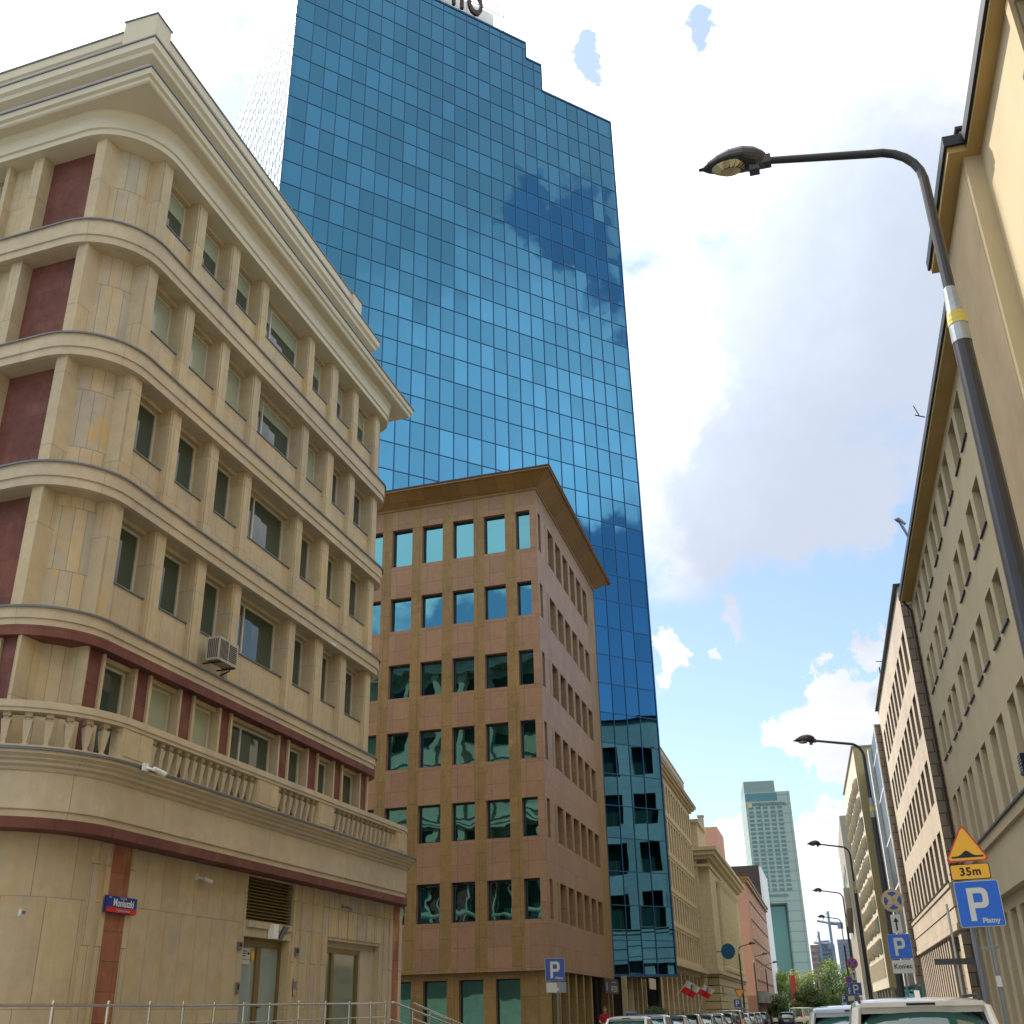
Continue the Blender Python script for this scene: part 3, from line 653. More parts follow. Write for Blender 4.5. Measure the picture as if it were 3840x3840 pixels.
# ================================================================== BROWN GRANITE BUILDING
BR0 = (1.21454, 49.98525)
ROWS = [(23.09,25.21),(19.54,21.32),(16.02,17.75),(12.5,14.3),(8.99,10.72),(5.48,7.18)]
def brown_building():
    rt = thing('granite_building', 'brown and gold granite office block with square sea green windows and canted eave', 'building', (*BR0, 0), ROT(14.6))
    k = math.radians(87.16); LD = (math.cos(k), math.sin(k)); TL = (0.0, 0.0, k+math.pi)
    wp = MB(); wg = MB()
    # left facade (negative x from the corner)
    n = 12; wp.T = TL; wg.T = TL
    for i in range(n):
        a = 1.1 if i == 0 else 1.68+(i-1)*1.71+1.15; b = 0.0 if i == 0 else 1.68+(i-1)*1.71
        holes = [(-a,-b,z0,z1) for z0, z1 in ROWS]
        wall_holes(wp, -a, -b, 3.4, 26.45, holes, 0.0, .34)
        nb = 1.68+i*1.71
        wall_holes(wg, -nb, -a, 3.4, 26.45, [], 0.0)
        if i:
            for z0, z1 in ROWS: window(rt, -a, -b, z0, z1, .26, 'frame_d', 'glass_sea', fw=.07, T=TL)
    # right facade
    wp.T = None; wg.T = None
    cols = [(2.56+1.83*q, 2.56+1.83*q+1.22) for q in range(6)]
    holes = [(0.0,.95,z0,z1) for z0, z1 in ROWS]+[(a,b,z0,z1,.5) for a, b in cols for z0, z1 in ROWS]
    wall_holes(wp, 0.0, 13.0, 3.4, 26.45, holes, 0.0, .34); wall_holes(wg, 13.0, 15.4, 3.4, 26.45, [], 0.0)
    for a, b in cols:
        for z0, z1 in ROWS: window(rt, a, b, z0, z1, .44, 'frame_d', 'glass_sea', fw=.07)
        for z0, z1 in ROWS: wg.box(a-.56, a-.05, -.012, .1, z0, z1)
    wp.build('pink_granite_wall', M['gran_p'], rt); wg.build('gold_granite_wall', M['gran_g'], rt)
    # wrap-around corner windows
    for z0, z1 in ROWS:
        f = MB(); f.T = TL; f.box(-1.1,-1.03,.26,.33,z0,z1); f.box(-1.03,-.34,.26,.33,z1-.07,z1); f.box(-1.03,-.34,.26,.33,z0,z0+.07); f.T = None
        f.box(.28,.36,.26,.34,z0,z1); f.box(.36,.95,.27,.33,z1-.07,z1); f.box(.36,.95,.27,.33,z0,z0+.07); f.box(.9,.95,.27,.33,z0+.07,z1-.07)
        fo = f.build('corner_window', M['frame_d'], rt)
        g = MB(); g.T = TL; g.poly([(-1.04,.3,z0+.06),(-.32,.3,z0+.06),(-.32,.3,z1-.06),(-1.04,.3,z1-.06)]); g.T = None
        g.poly([(.33,.3,z0+.06),(.91,.3,z0+.06),(.91,.3,z1-.06),(.33,.3,z1-.06)]); g.build('pane', M['glass_sea'], fo)
    # core, soffit and eave
    far = (LD[0]*20, LD[1]*20); c = MB()
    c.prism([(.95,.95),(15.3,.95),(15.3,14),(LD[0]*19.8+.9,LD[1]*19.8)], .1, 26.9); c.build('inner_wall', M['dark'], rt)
    P = [far, (0,0), (15.4,0), (15.4,6)]
    e = MB(); sweep_sharp(e, P, [(-.02,26.3),(.05,26.3),(.05,26.42),(.88,26.98),(.95,27.0)]); e.build('canted_soffit', M['gran_d'], rt)
    e = MB(); sweep_sharp(e, P, [(.93,26.97),(1.0,26.97),(1.0,27.06),(.4,27.1)]); e.build('eave_moulding', M['gran_g'], rt)
    e = MB(); sweep_sharp(e, P, [(.98,27.05),(1.04,27.05),(1.04,27.13),(.0,27.3)]); e.poly([(far[0],far[1],27.28),(0,0,27.28),(15.4,0,27.28),(15.4,14,27.28)]); e.build('eave_edge', M['copper_d'], rt)
    # underside + ground floor
    g = MB(); g.poly([(far[0],far[1],3.4),(15.4,14,3.4),(15.4,0,3.4),(0,0,3.4)]); g.build('overhang_soffit', M['copper_d'], rt)
    g = MB(); g.T = TL; holes = []
    for i in range(1, n):
        b = 1.45+(i-1)*1.7; holes.append((-b-1.12,-b,.35,3.12))
    wall_holes(g, -20, -.25, 0, 3.4, holes, .3, .3); g.T = None
    for s_ in (-.05+.3, 2.1, 3.9, 5.65, 7.4, 9.3, 13.9, 15.05): g.box(s_, s_+.36, .12, .5, 0, 3.4)
    g.build('ground_floor_pier', M['gran_g'], rt)
    for h in holes: window(rt, h[0], h[1], h[2], h[3], .52, 'frame_d', 'glass_sea', fw=.06, T=TL)
    sh = MB(); sh.box(.3,10.4,.42,.44,.15,3.4); sh.box(14.2,15.3,.42,.44,.15,3.4); sh.build('shopfront_glass', M['glass_sea'], rt)
    ps = MB(); ps.box(10.9,14.9,-.3,-.18,2.62,3.36); fs = ps.build('fascia_sign', M['trim'], rt)
    lettering('ARTEZAN', .42, M['wht'], fs, 13.55, -.305, 2.85); 
    nb = MB(); nb.box(11.2,11.6,-.312,-.3,2.75,3.15); nb.box(12.6,14.2,-.312,-.3,3.15,3.22); nb.build('sign_mark', M['zinc'], fs)
    return rt
brown_building()

# ================================================================== BLUE GLASS TOWER
TW0 = (-14.721, 54.667)
def tower():
    rt = thing('glass_tower', 'tall blue mirror glass office tower with stepped roof behind the brown block', 'tower', (*TW0, 0), ROT(58.35))
    Lx = 28.03; zb = 3.62
    steps = [(0,19.62,75.45),(19.62,21.09,73.7),(21.09,28.03,70.8)]
    th = R(58.35)
    def loc(p):      # world xy -> local
        dx, dy = p[0]-TW0[0], p[1]-TW0[1]; d = (math.sin(th), math.cos(th)); l = (-d[1], d[0]); return (dx*d[0]+dy*d[1], dx*l[0]+dy*l[1])
    Q = loc(W(83.2,-25.8)); a = R(58.35+27.4+0); L2 = (30*math.cos(a), 30*math.sin(a))
    g = MB()
    for a0, b0, z in steps: g.poly([(a0,0,zb),(b0,0,zb),(b0,0,z),(a0,0,z)])
    g.build('front_glazing', M['glassT'], rt)
    s = MB()
    Rr = (Lx,0); back = (Q[0]-6, Q[1]+8)
    s.poly([(Rr[0],Rr[1],zb),(Q[0],Q[1],zb),(Q[0],Q[1],70.8),(Rr[0],Rr[1],70.8)])
    s.poly([(Q[0],Q[1],zb),(L2[0],L2[1],zb),(L2[0],L2[1],70.8),(Q[0],Q[1],70.8)])
    s.poly([(19.62,0,70.8),(21.09,0,70.8),(21.09,5,70.8),(19.62,5,70.8)])
    s.poly([(21.09,0,70.8),(21.09,6,70.8),(21.09,6,73.7),(21.09,0,73.7)]); s.poly([(19.62,0,73.7),(19.62,8,73.7),(19.62,8,75.45),(19.62,0,75.45)])
    s.build('side_glazing', M['glassT'], rt)
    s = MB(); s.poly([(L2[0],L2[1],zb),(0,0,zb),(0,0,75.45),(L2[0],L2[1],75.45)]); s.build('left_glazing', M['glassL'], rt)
    r = MB(); r.poly([(0,.05,75.4),(19.6,.05,75.4),(19.6,12,75.4),L2+(75.4,)]); r.poly([(19.6,.05,73.6),(21.05,.05,73.6),(21.05,8,73.6),(19.6,8,73.6)]); r.poly([(19.6,.05,70.7),(28,.05,70.7),Q+(70.7,),L2+(70.7,)]); r.build('roof', M['zinc'], rt)
    u = MB(); u.poly([(0,0,zb),L2+(zb,),Q+(zb,),(Lx,0,zb)]); u.build('soffit', M['mull_g'], rt)
    m = MB(); w = .027
    xs = [1.36+1.0539*q for q in range(25)]
    for x in xs:
        zt = next(z for a0, b0, z in steps if a0 <= x <= b0); m.box(x-w, x+w, -.035, .0, zb, zt, skip='kb')
    nz = 35
    for j in range(nz+3):
        z = zb+1.92*j
        for a0, b0, zt in steps:
            if z < zt-.3: m.box(a0, b0, -.03, .0, z-w, z+w, skip='klr')
    for a0, b0, zt in steps: m.box(a0-.03, b0+.03, -.06, .05, zt-.09, zt+.09)
    m.box(Lx-.02, Lx+.06, -.05, .02, zb, 70.8); m.box(-.05,.03,-.05,.03,zb,75.45); m.box(21.06,21.13,-.05,.03,70.8,73.7); m.box(19.59,19.66,-.05,.03,73.7,75.45)
    m.box(0, Lx, -.07, .0, zb-.05, zb+.1)
    m.build('mullion_grid', M['mull'], rt)
    m = MB(); m.T = (0,0,a+math.pi)
    for q in range(1,28): m.box(-q*1.05-w, -q*1.05+w, -.035, 0, zb, 75.45, skip='kb')
    for j in range(37): m.box(-30, 0, -.03, 0, zb+1.92*j-w, zb+1.92*j+w, skip='klr')
    m.build('side_mullion_grid', M['white_p'], rt)  # white instead of navy: the glare on this face put into the bars' colour
    # roof plant room and railing
    p = MB(); p.box(1,17.4,1.4,9,75.4,78.9); p.build('plant_room', M['white_r'], rt)
    p = MB()
    for z in (78.2,79.3): p.tube([(1,.7,z),(18.0,.7,z),(18.4,1.4,z)],.045,6)
    for x in (2,5,8,11.2,14.4,17.4): p.tube([(x,.7,75.4),(x,.7,79.3)],.04,6)
    p.tube([(18.4,1.4,76.5),(18.4,1.4,79.8)],.06,6); p.build('roof_railing', M['white_p'], rt)
    for ch, x, sx in (('U',11.55,.9),('H',13.15,.7),('O',14.75,.8)):
        lettering(ch, 3.6, M['copper_d'], rt, x, -.06, 76.95, name='roof_letter', thick=.12, bold=.1, sx=sx*.62)
    # ground floor: dark recessed core and slim pillars
    c = MB(); c.prism([(4,2.2),(26,2.2),(Q[0]-6,Q[1]-1),(L2[0]+4,L2[1]-3)], 0, zb-.01); c.build('recessed_ground_floor', M['dark'], rt)
    pm = MB(); pm.box(-.14,.14,-.14,.14,0,zb-.01); me = pm.mesh('pillar', M['ygl'])
    for s_ in (65.9,68.0,69.7,71.5,73.2,75.0): 
        x, y = loc(W(s_, -11.2)); link('pillar', me, rt, (x, y, 0), R(58.35-14.6))
tower()

# ================================================================== LEFT STREET BUILDINGS BEYOND
def left_root(name, label, s, t, cat='building', az=14.6): 
    w = W(s,t); return thing(name, label, cat, (w.x, w.y, 0), ROT(az))
def pinstripe():
    rt = left_root('pinstripe_building', 'yellow stone office building with narrow closely spaced window piers beyond the glass tower', 74, -10)
    w = MB(); L = 24.1; rows = [(15.2,17.15),(12.35,14.55),(9.85,11.75),(7.55,9.3),(5.2,7.0)]; holes = []
    for z0, z1 in rows:
        for q in range(15): holes.append((.45+q*1.57, .45+q*1.57+.95, z0, z1))
    wall_holes(w, 0, L, 4.7, 17.6, holes, 0, .45); wall_holes(w, 0, L, 0, 4.7, [(1+q*2.6, 2.9+q*2.6, .3, 4.2) for q in range(9)], .25, .4)
    w.box(0,L,.26,9,4.69,17.65,skip='f') if False else None
    w.poly([(L,0,0),(L,9,0),(L,9,17.6),(L,0,17.6)]); w.build('wall', M['ygl'], rt)
    for q in range(len(holes)): 
        h = holes[q]; window(rt, h[0], h[1], h[2], h[3], .38, 'frame_b', 'glass_dk', fw=.05)
    for q in range(9): window(rt, 1+q*2.6, 2.9+q*2.6, .3, 4.2, .55, 'frame_w', 'glass_dk', fw=.09, mull=(.25,.5,.75), trans=(.85,))
    c = MB(); c.box(-.2,L+.5,-.15,9,17.6,17.8); c.box(-.2,L+.8,-.35,9,17.8,18.0); c.box(-.2,L+1.2,-.5,9,18.0,18.2); c.box(0,19.4,.1,8,18.2,18.95); c.box(0,19.7,-.2,8,18.95,19.4)
    c.box(-.1,L+.3,-.12,.3,4.7,4.95); c.box(-.1,L+.6,-.5,.2,4.5,4.7); 
    for z0, z1 in rows[1:]: c.box(0,L,-.05,.06,z1+.18,z1+.3)
    c.build('cornice', M['ygl'], rt)
    e = MB(); e.box(-.2,L+1.22,-.55,-.48,18.16,18.24); e.box(0,19.72,-.25,-.18,19.36,19.44); e.build('gutter', M['zinc'], rt)
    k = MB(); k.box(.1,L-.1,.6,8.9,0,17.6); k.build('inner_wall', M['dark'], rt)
pinstripe()
def bank():
    rt = left_root('bank_building', 'pale sandy classical building with column bays, heavy cornice and rusticated base', 101, -9)
    L = 33; w = MB()
    w.box(0,L,0,14,4.9,14.2); w.box(-1.0,.0,.9,14,4.9,14.2); w.build('wall', M['ybank'], rt)
    b = MB(); b.box(0,L,.0,14,0,4.6); b.box(-1.0,-.0,.9,14,0,4.6); b.build('rusticated_base', M['ybank_r'], rt)
    c = MB(); 
    for (o, z0, z1) in ((.15,13.3,13.5),(.35,13.9,14.2),(.7,14.2,14.55),(.95,14.55,14.85)): c.box(-o-1.0,L+o,-o,14,z0,z1)
    c.box(-1.3,5.5,.6,14,14.85,17.0); c.box(-1.5,5.7,.4,14,17.0,17.3)
    c.box(-1.2,L+.3,-.3,14,4.6,4.9)
    for q in range(12): c.box(6+q*2.3,7.2+q*2.3,-.6,.2,14.85,15.3)
    c.build('cornice', M['ybank'], rt)
    for q in range(9):
        x = 6.2+q*2.25; k = MB(); k.lathe([(.48,5.0),(.48,5.3),(.38,5.4),(.33,12.1),(.42,12.3),(.5,12.5),(.5,12.7)],x,-.12,12); k.build('column', M['ybank'], rt, smooth=True)
        if q < 8: window(rt, x+.55, x+1.7, 6.2, 11.9, -.03, 'frame_w', 'glass_dk', fw=.12, mull=(.5,), trans=(.3,.6))
        if q < 8: window(rt, x+.55, x+1.7, 1.0, 3.6, -.03, 'frame_w', 'glass_dk', fw=.1, mull=(.5,))
    window(rt, 2.2, 3.4, 2.9, 3.6, -.03, 'frame_d', 'glass_dk', fw=.05)
bank()
def pink_low():
    rt = left_root('pink_building', 'long salmon pink rendered building with brown plinth and plain street front', 145, -8.62)
    w = MB(); w.box(0,48,0,5,3.4,16.4); w.build('wall', M['pink'], rt)
    p = MB(); p.box(-.05,48,-.05,5,0,3.4); p.build('plinth', M['pinkd'], rt)
    c = MB(); c.box(-.3,48,-.35,5,16.4,16.8); c.box(-.4,48,-.5,5,16.8,17.05); c.build('cornice', M['gran_d'], rt)
    for z in (5.2,7.6,10.,12.4,14.6):
        s = MB(); s.box(6,46,-.1,0,z,z+.12); s.build('string_course', M['pinkd'], rt)
        for q in range(6): window(rt, 8+q*6.5, 9.6+q*6.5, z+.3, z+1.7, -.04, 'frame_w', 'glass_dk', fw=.12)
    s = MB(); s.box(1,46,-.9,-.05,2.6,3.9); s.build('canopy', M['zinc'], rt)
pink_low()
def pink_tall():
    w = W(150,-15.25); rt = thing('pink_tower_block', 'tall salmon pink block with blue glazed side rising behind the sandy classical building', 'building', (w.x,w.y,0), ROT(14.6))
    m = MB(); m.box(0,10,-3.45,0,0,24.1); m.build('wall', M['pink'], rt)
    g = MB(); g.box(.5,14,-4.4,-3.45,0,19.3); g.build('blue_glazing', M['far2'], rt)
    c = MB(); c.box(.5,1.4,-1.7,-1.0,24.1,25.6); c.box(.4,1.5,-1.8,-.9,25.6,25.8); c.build('chimney', M['greyc'], rt)
    window(rt, -3.0, -2.4, 19.0, 20.6, -.03, 'frame_d', 'glass_dk', T=(-.03,0,R(-90)), fw=.05) if False else None
    f = MB(); f.box(-.05,0,-2.45,-2.05,19.2,20.9); f.build('window', M['glass_dk'], rt)
pink_tall()
def dark_block():
    w = W(193,-14.9); rt = thing('dark_building', 'windowless dark brown end wall with a white corner strip down the street', 'building', (w.x,w.y,0), ROT(14.6))
    m = MB(); m.box(0,20,-6.0,0,0,23.9); m.build('wall', M['dkbrown'], rt)
    s = MB(); s.box(-.3,20,-6.35,-6.0,3.4,23.6); s.build('corner_strip', M['white_p'], rt)
dark_block()

# hotel tower far away
def hotel():
    D = 420.; p0 = AZ(11.66, D); rt = thing('hotel_tower', 'distant pale green hotel skyscraper with rows of small windows and stepped top', 'tower', (p0.x,p0.y,0), ROT(98.0))
    k = D/400; 
    def X(az): return D*math.tan(R(az-11.66))/math.cos(R(0))*.99
    W1 = X(13.22); W2 = X(13.93)
    # tapering: the shaft leans outwards towards the base only slightly in the picture (lens), so it stays vertical here
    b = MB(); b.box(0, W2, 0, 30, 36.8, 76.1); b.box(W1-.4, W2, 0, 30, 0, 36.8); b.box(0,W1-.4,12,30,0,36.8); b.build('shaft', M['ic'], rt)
    t = MB(); t.box(0, W1, .5, 22, 76.1, 80.3); t.build('crown', M['ic_top'], rt)
    g = MB(); g.box(0, W1+.4, -.12, 0, 72.9, 75.7); g.build('panorama_window', M['ic_gl2'], rt)
    wm = MB(); wm.box(0,1.7,-.1,0,0,.85); me = wm.mesh('window', M['ic_gl'])
    for j in range(20):
        for i in range(5): link('window', me, rt, (.9+i*2.62, 0, 69.9-j*1.52))
    u = MB(); u.box(.2,W1-.5,6.7,7,3,36.2); u.build('recessed_glazing', M['ic_gl2'], rt)
    l = MB(); l.box(.4,W1+.2,-.12,0,39.0,39.8); l.build('window_band', M['ic_gl'], rt)
    d = MB(); d.box(0,W2+.2,-.3,12,0,9); d.build('podium', M['ic'], rt)
    lettering('INTERCONTINENTAL', 1.5, M['ic_gl'], rt, 8.6, -.2, 71.6, sx=.86, thick=.05, bold=.03)
    m = MB(); m.slab(circ(1.5,71.3,.9,12), -.3, -.05); m.build('emblem', M['ybank'], rt)
hotel()
def far_tower(az0, az1, el, D, name, label, mat, floors, extra=None):
    p = AZ(az0, D); h = 1.6+D*math.tan(R(el)); w = D*math.tan(R(az1-az0)); rt = thing(name, label, 'tower', (p.x,p.y,0), ROT(az0+90))
    m = MB(); m.box(0,w,0,w,0,h); m.build('shaft', M[mat], rt)
    b = MB()
    for j in range(floors): b.box(.06*w, w*.94, -.25, 0, h*(.25+.74*j/floors), h*(.25+.74*(j+.5)/floors))
    b.build('window_bands', M['ic_gl'] if mat == 'far1' else M['far1'], rt)
    if extra: extra(rt, w, h)
def scaff(rt, w, h):
    m = MB()
    for i in range(6): m.box(w*(.1+.15*i), w*(.1+.15*i)+w*.03, -.6, 0, h*.55, h*1.03)
    for j in range(5): m.box(0,w,-.6,-.3,h*(.6+.09*j),h*(.61+.09*j))
    m.box(.1*w,.75*w,0,w*.5,h,h*1.06); m.build('scaffolding', M['far2'], rt)
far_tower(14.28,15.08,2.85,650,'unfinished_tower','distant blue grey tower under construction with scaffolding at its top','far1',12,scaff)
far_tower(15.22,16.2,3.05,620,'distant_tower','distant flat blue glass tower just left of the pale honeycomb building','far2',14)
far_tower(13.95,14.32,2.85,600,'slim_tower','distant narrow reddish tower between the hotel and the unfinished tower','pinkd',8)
def crane(az0, z, jib, label, D=640):
    p = AZ(az0, D, 0); rt = thing('tower_crane', label, 'crane', (p.x,p.y,0), ROT(az0+90))
    m = MB(); m.box(-.7,.7,-.7,.7,z*.5,z); m.build('mast', M['far2'], rt)
    m = MB(); m.tube([(0,0,z),(-jib,0,z+jib*.22)],.55,4); m.tube([(0,0,z+6),(-jib*.6,0,z+jib*.14)],.15,4); m.tube([(0,0,z),(6,0,z-.5)],.9,4); m.box(4,7,-1,1,z-3,z); m.tube([(0,0,z-2),(0,0,z+6)],.6,4); m.build('jib', M['far1'], rt)
crane(14.98,44,5.2*1.2,'distant tower crane with its jib raised to the left above the unfinished tower')
crane(14.42,34,3.0,'small distant tower crane low beside the hotel')

# ================================================================== RIGHT SIDE OF THE STREET (local x = -s, interior +y)
def right_root(name, label, t, cat='building', az=194.6, s=0):
    w = W(s,t); return thing(name, label, cat, (w.x,w.y,0), ROT(az))
def near_right():
    rt = right_root('plaster_building', 'near ochre grey plastered office building with deep window reveals and dark eave', 6.57)
    w = MB(); Z0, Z1 = 7.4, 21.7
    rows = [(7.75,10.9),(12.75,14.55),(16.14,17.9),(19.5,21.25)]
    def wins(s0, n, pitch, lo=0):
        out = []
        for k in range(n):
            for o in (0,1.95):
                a = s0+k*pitch+o
                for z0, z1 in rows: out.append((-(a+1.36),-a,z0,z1))
        return out
    # part C (x -59 .. -28.5), y=.43
    hC = [h for h in wins(30.76,6,4.69) if h[0] > -58.9]
    wall_holes(w, -59, -28.5, Z0, Z1, hC, .43, .32)
    # part B
    wall_holes(w, -28.5, -23.95, Z0, Z1, [], -.42)
    w.poly([(-28.5,.43,Z0),(-28.5,-.42,Z0),(-28.5,-.42,Z1),(-28.5,.43,Z1)]); w.poly([(-23.95,-.42,Z0),(-23.95,.0,Z0),(-23.95,.0,Z1),(-23.95,-.42,Z1)])
    # part A
    hA = []
    for k in range(10):
        a = -10.2+k*2.95+.9+2.95*0
        for z0, z1 in rows: hA.append((-(a+1.5),-a,z0-.1,z1))
    wall_holes(w, -23.95, 25, Z0, Z1, hA, 0, .45)
    w.build('wall', M['plaster'], rt)
    s = MB()
    for h in hA: s.box(h[0]-.32,h[0],-.1,.05,h[2]-.15,h[3]+.2); s.cut(); s.box(h[1],h[1]+.32,-.1,.05,h[2]-.15,h[3]+.2); s.cut()
    s.build_each('pilaster', M['plaster_w'], rt)
    s = MB(); s.box(-28.3,-24.2,-.44,-.4,8.0,21.6); s.build('rendered_panel', M['plaster_w'], rt)
    for h in hC: window(rt, h[0], h[1], h[2], h[3], .43+.24, 'zinc', 'glass_dk', fw=.05, mull=(.5,), trans=(.62,) if h[3]-h[2] > 2 else ())
    for h in hA: window(rt, h[0], h[1], h[2], h[3], .36, 'zinc', 'glass_dk', fw=.06, mull=(.5,))
    b = MB()
    for h in hC: b.box(h[0]-.04,h[1]+.04,.35,.6,h[2]-.05,h[2]+.0); b.cut()
    for h in hA: b.box(h[0]-.3,h[1]+.3,-.16,.3,h[2]-.1,h[2]+.0); b.cut()
    b.build_each('window_sill', M['black_m'], rt)
    # eaves
    e = MB(); e.box(-59.1,-28.5,-.12,.9,21.69,21.98); e.box(-28.9,-23.7,-.82,.9,21.69,22.05); e.box(-23.7,25,-.35,.9,21.7,21.98); e.build('eave', M['soffit'], rt)
    e = MB(); e.box(-59.15,-28.9,-.2,-.12,21.82,22.12); e.box(-29.0,-23.6,-.9,-.82,21.88,22.2); e.box(-23.68,-23.6,-.82,-.35,21.88,22.2); e.box(-23.6,25,-.43,-.35,21.82,22.15)
    e.box(-59.1,25,-.1,6,22.0,22.1); e.build('gutter', M['black_m'], rt)
    p = MB(); p.box(-26.6,-25.0,-.1,1.2,22.1,23.5); p.cut(); p.box(-20.5,-19,.3,2,22.1,23.4); p.cut(); p.box(-45,-43.8,.5,1.6,22.1,24.0); p.build_each('chimney', M['plaster'], rt)
    p = MB(); p.box(-26.7,-24.9,-.2,1.3,23.5,23.6); p.cut(); p.box(-20.6,-18.9,.2,2.1,23.4,23.5); p.build_each('chimney_cap', M['black_m'], rt)
    # belt cornice, fascia and ground floor
    c = MB(); c.box(-59,25,-.12,.6,7.1,7.45); c.box(-59,25,.02,.6,5.35,7.1); c.build('belt_cornice', M['plaster'], rt)
    c = MB(); c.box(-59,25,-.2,.1,7.45,7.52); c.build('cornice_flashing', M['black_m'], rt)
    g = MB(); hs = [(-58.2+q*2.35,-58.2+q*2.35+1.45,.8,4.9) for q in range(35)]; wall_holes(g, -59, 25, 0, 5.36, hs, .35, .35); g.build('ground_floor_wall', M['plaster'], rt)
    for h in hs[:20]: window(rt, h[0], h[1], h[2], h[3], .6, 'frame_w', 'glass_dk', fw=.06, mull=(.33,.66), trans=(.4,.75))
    # downpipes
    for x, y, z in ((-59.0,.3,21.7),(-28.75,.25,21.7),(-57.2,.2,5.7)):
        d = MB(); d.tube([(x,y-.3,z),(x,y,z-.5),(x,y,0.1)],.07,8); d.build('downpipe', M['copper_d'], rt)
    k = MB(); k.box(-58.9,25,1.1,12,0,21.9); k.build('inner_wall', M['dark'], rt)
    a = MB(); a.box(-45.2,-44.4,-.35,.0,9.9,10.6) 
    return rt
near_right()
def wall_unit(s, t, z, label, name='wall_vent', sc=1.0):
    w = W(s,t); rt = thing(name, label, name.replace('_',' '), (w.x,w.y,z), ROT(194.6)); m = MB(); m.box(-.3*sc,.3*sc,-.32*sc,0,0,.6*sc); m.build('casing', M['trim'], rt)
    g = MB()
    for q in range(5): g.box(-.26*sc,.26*sc,-.335*sc,-.32*sc,(.08+q*.1)*sc,(.12+q*.1)*sc)
    g.build('grille', M['zinc'], rt)
wall_unit(36.9,6.98,8.15,'black ventilation unit on the near ochre plastered wall above the belt cornice')
def aerial():
    w = W(36.0,6.3); rt = thing('roof_aerial', 'bent grey vent pipe standing on the eave of the near ochre building', 'vent pipe', (*W(50.6,6.4)[:2],22.1), ROT(194.6))
    m = MB(); m.tube([(0,0,0),(0,-.25,.75),(0.2,-.45,.85),(.5,-.35,.75),(.55,-.1,.4)],.07,8); m.build('pipe', M['zinc'], rt)
    rt = thing('lightning_rod', 'thin black forked rod sticking out from the eave of the near ochre building', 'rod', (*W(38.6,6.3)[:2],22.0), ROT(194.6))
    m = MB(); m.tube([(0,0,0),(0,-.35,.15)],.025,6); m.tube([(0,-.2,.1),(.1,-.35,.5)],.02,6); m.build('rod', M['black_m'], rt)
aerial()
def limestone_right():
    rt = right_root('limestone_building', 'sunlit warm limestone office building with tall narrow window fins on the right', 6.48)
    w = MB(); x0, x1 = -88.4, -59.7; rows = [(7.35,9.84),(11.24,13.48),(14.85,17.1),(18.45,20.7)]
    hs = []; 
    for k in range(10):
        a = 60.75+2.65*k
        for z0, z1 in rows: hs.append((-(a+1.72),-a,z0,z1)); 
    # each opening is split by a slim stone fin
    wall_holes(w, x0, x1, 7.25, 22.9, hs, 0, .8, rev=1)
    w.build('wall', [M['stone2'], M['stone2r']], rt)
    for h in hs: window(rt, h[0], h[1], h[2], h[3], .7, 'frame_b', 'glass_dk', fw=.06, mull=(.5,))
    s = MB(); s.poly([(x1,0,0),(x1,6,0),(x1,6,22.9),(x1,0,22.9)]); s.build('end_wall', M['stone2d'], rt)
    c = MB(); c.box(x0,x1+.02,-.16,.5,7.0,7.22); c.box(x0,x1+.01,-.1,.5,6.1,7.0); c.box(x0,x1+.01,-.06,.5,5.35,6.06); c.box(x0,x1,-.12,.5,5.05,5.3); c.build('belt_course', M['stone2'], rt)
    k = MB(); k.box(x0,x1+.03,-.19,-.1,7.22,7.3); k.build('flashing', M['copper_d'], rt)
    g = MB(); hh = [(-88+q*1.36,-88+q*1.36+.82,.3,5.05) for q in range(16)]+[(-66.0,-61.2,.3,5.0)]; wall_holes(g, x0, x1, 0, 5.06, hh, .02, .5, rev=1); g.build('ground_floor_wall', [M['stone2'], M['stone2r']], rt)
    gg = MB(); gg.box(x0+.2,x1-.2,.5,.53,0,5.06); gg.box(-66,-61,.4,.45,0,5.0); gg.build('ground_floor_infill', M['stone2d'], rt)
    r = MB(); r.box(x0-.05,x1+.1,-.22,5.9,22.9,23.0); r.build('roof_edge', M['black_m'], rt)
    r = MB(); r.tube([(-84,.3,23),(-84,.3,25.2)],.05,6); r.tube([(-75,-.2,23.05),(-75,-.6,23.1)],.03,6); r.build('roof_rod', M['black_m'], rt)
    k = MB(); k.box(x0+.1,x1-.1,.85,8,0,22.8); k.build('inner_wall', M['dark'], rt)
limestone_right()
def glazed_right():
    rt = right_root('glazed_office', 'narrow glazed block with white fins and a rusticated stone edge beyond the limestone building', 5.98)
    s = MB(); s.poly([(-88.42,.06,3.2),(-88.42,.62,3.2),(-88.42,.62,21.9),(-88.42,.06,21.9)]); s.build('stone_edge', M['stone2d'], rt)
    f = MB(); f.box(-88.9,-88.42,-.02,.06,3.2,21.9); f.box(-97,-96,-.29,.02,3.2,21.6); f.build('white_fin', M['white_p'], rt)
    g = MB(); g.box(-96,-88.9,.02,4,3.2,21.7); g.box(-103.8,-97,-.3,4,3.2,21.2); g.build('glazing', M['dkglass'], rt)
    b = MB()
    for z in (6.5,10,13.5,17,20): b.box(-103.7,-88.9,-.0,.03,z,z+.15) if False else b.box(-96,-88.9,-.01,.02,z,z+.15)
    b.build('floor_band', M['white_p'], rt)
    d = MB(); d.box(-103.8,-88.42,.3,4,0,3.2); d.build('recessed_shopfront', M['glass_sea'], rt)
glazed_right()
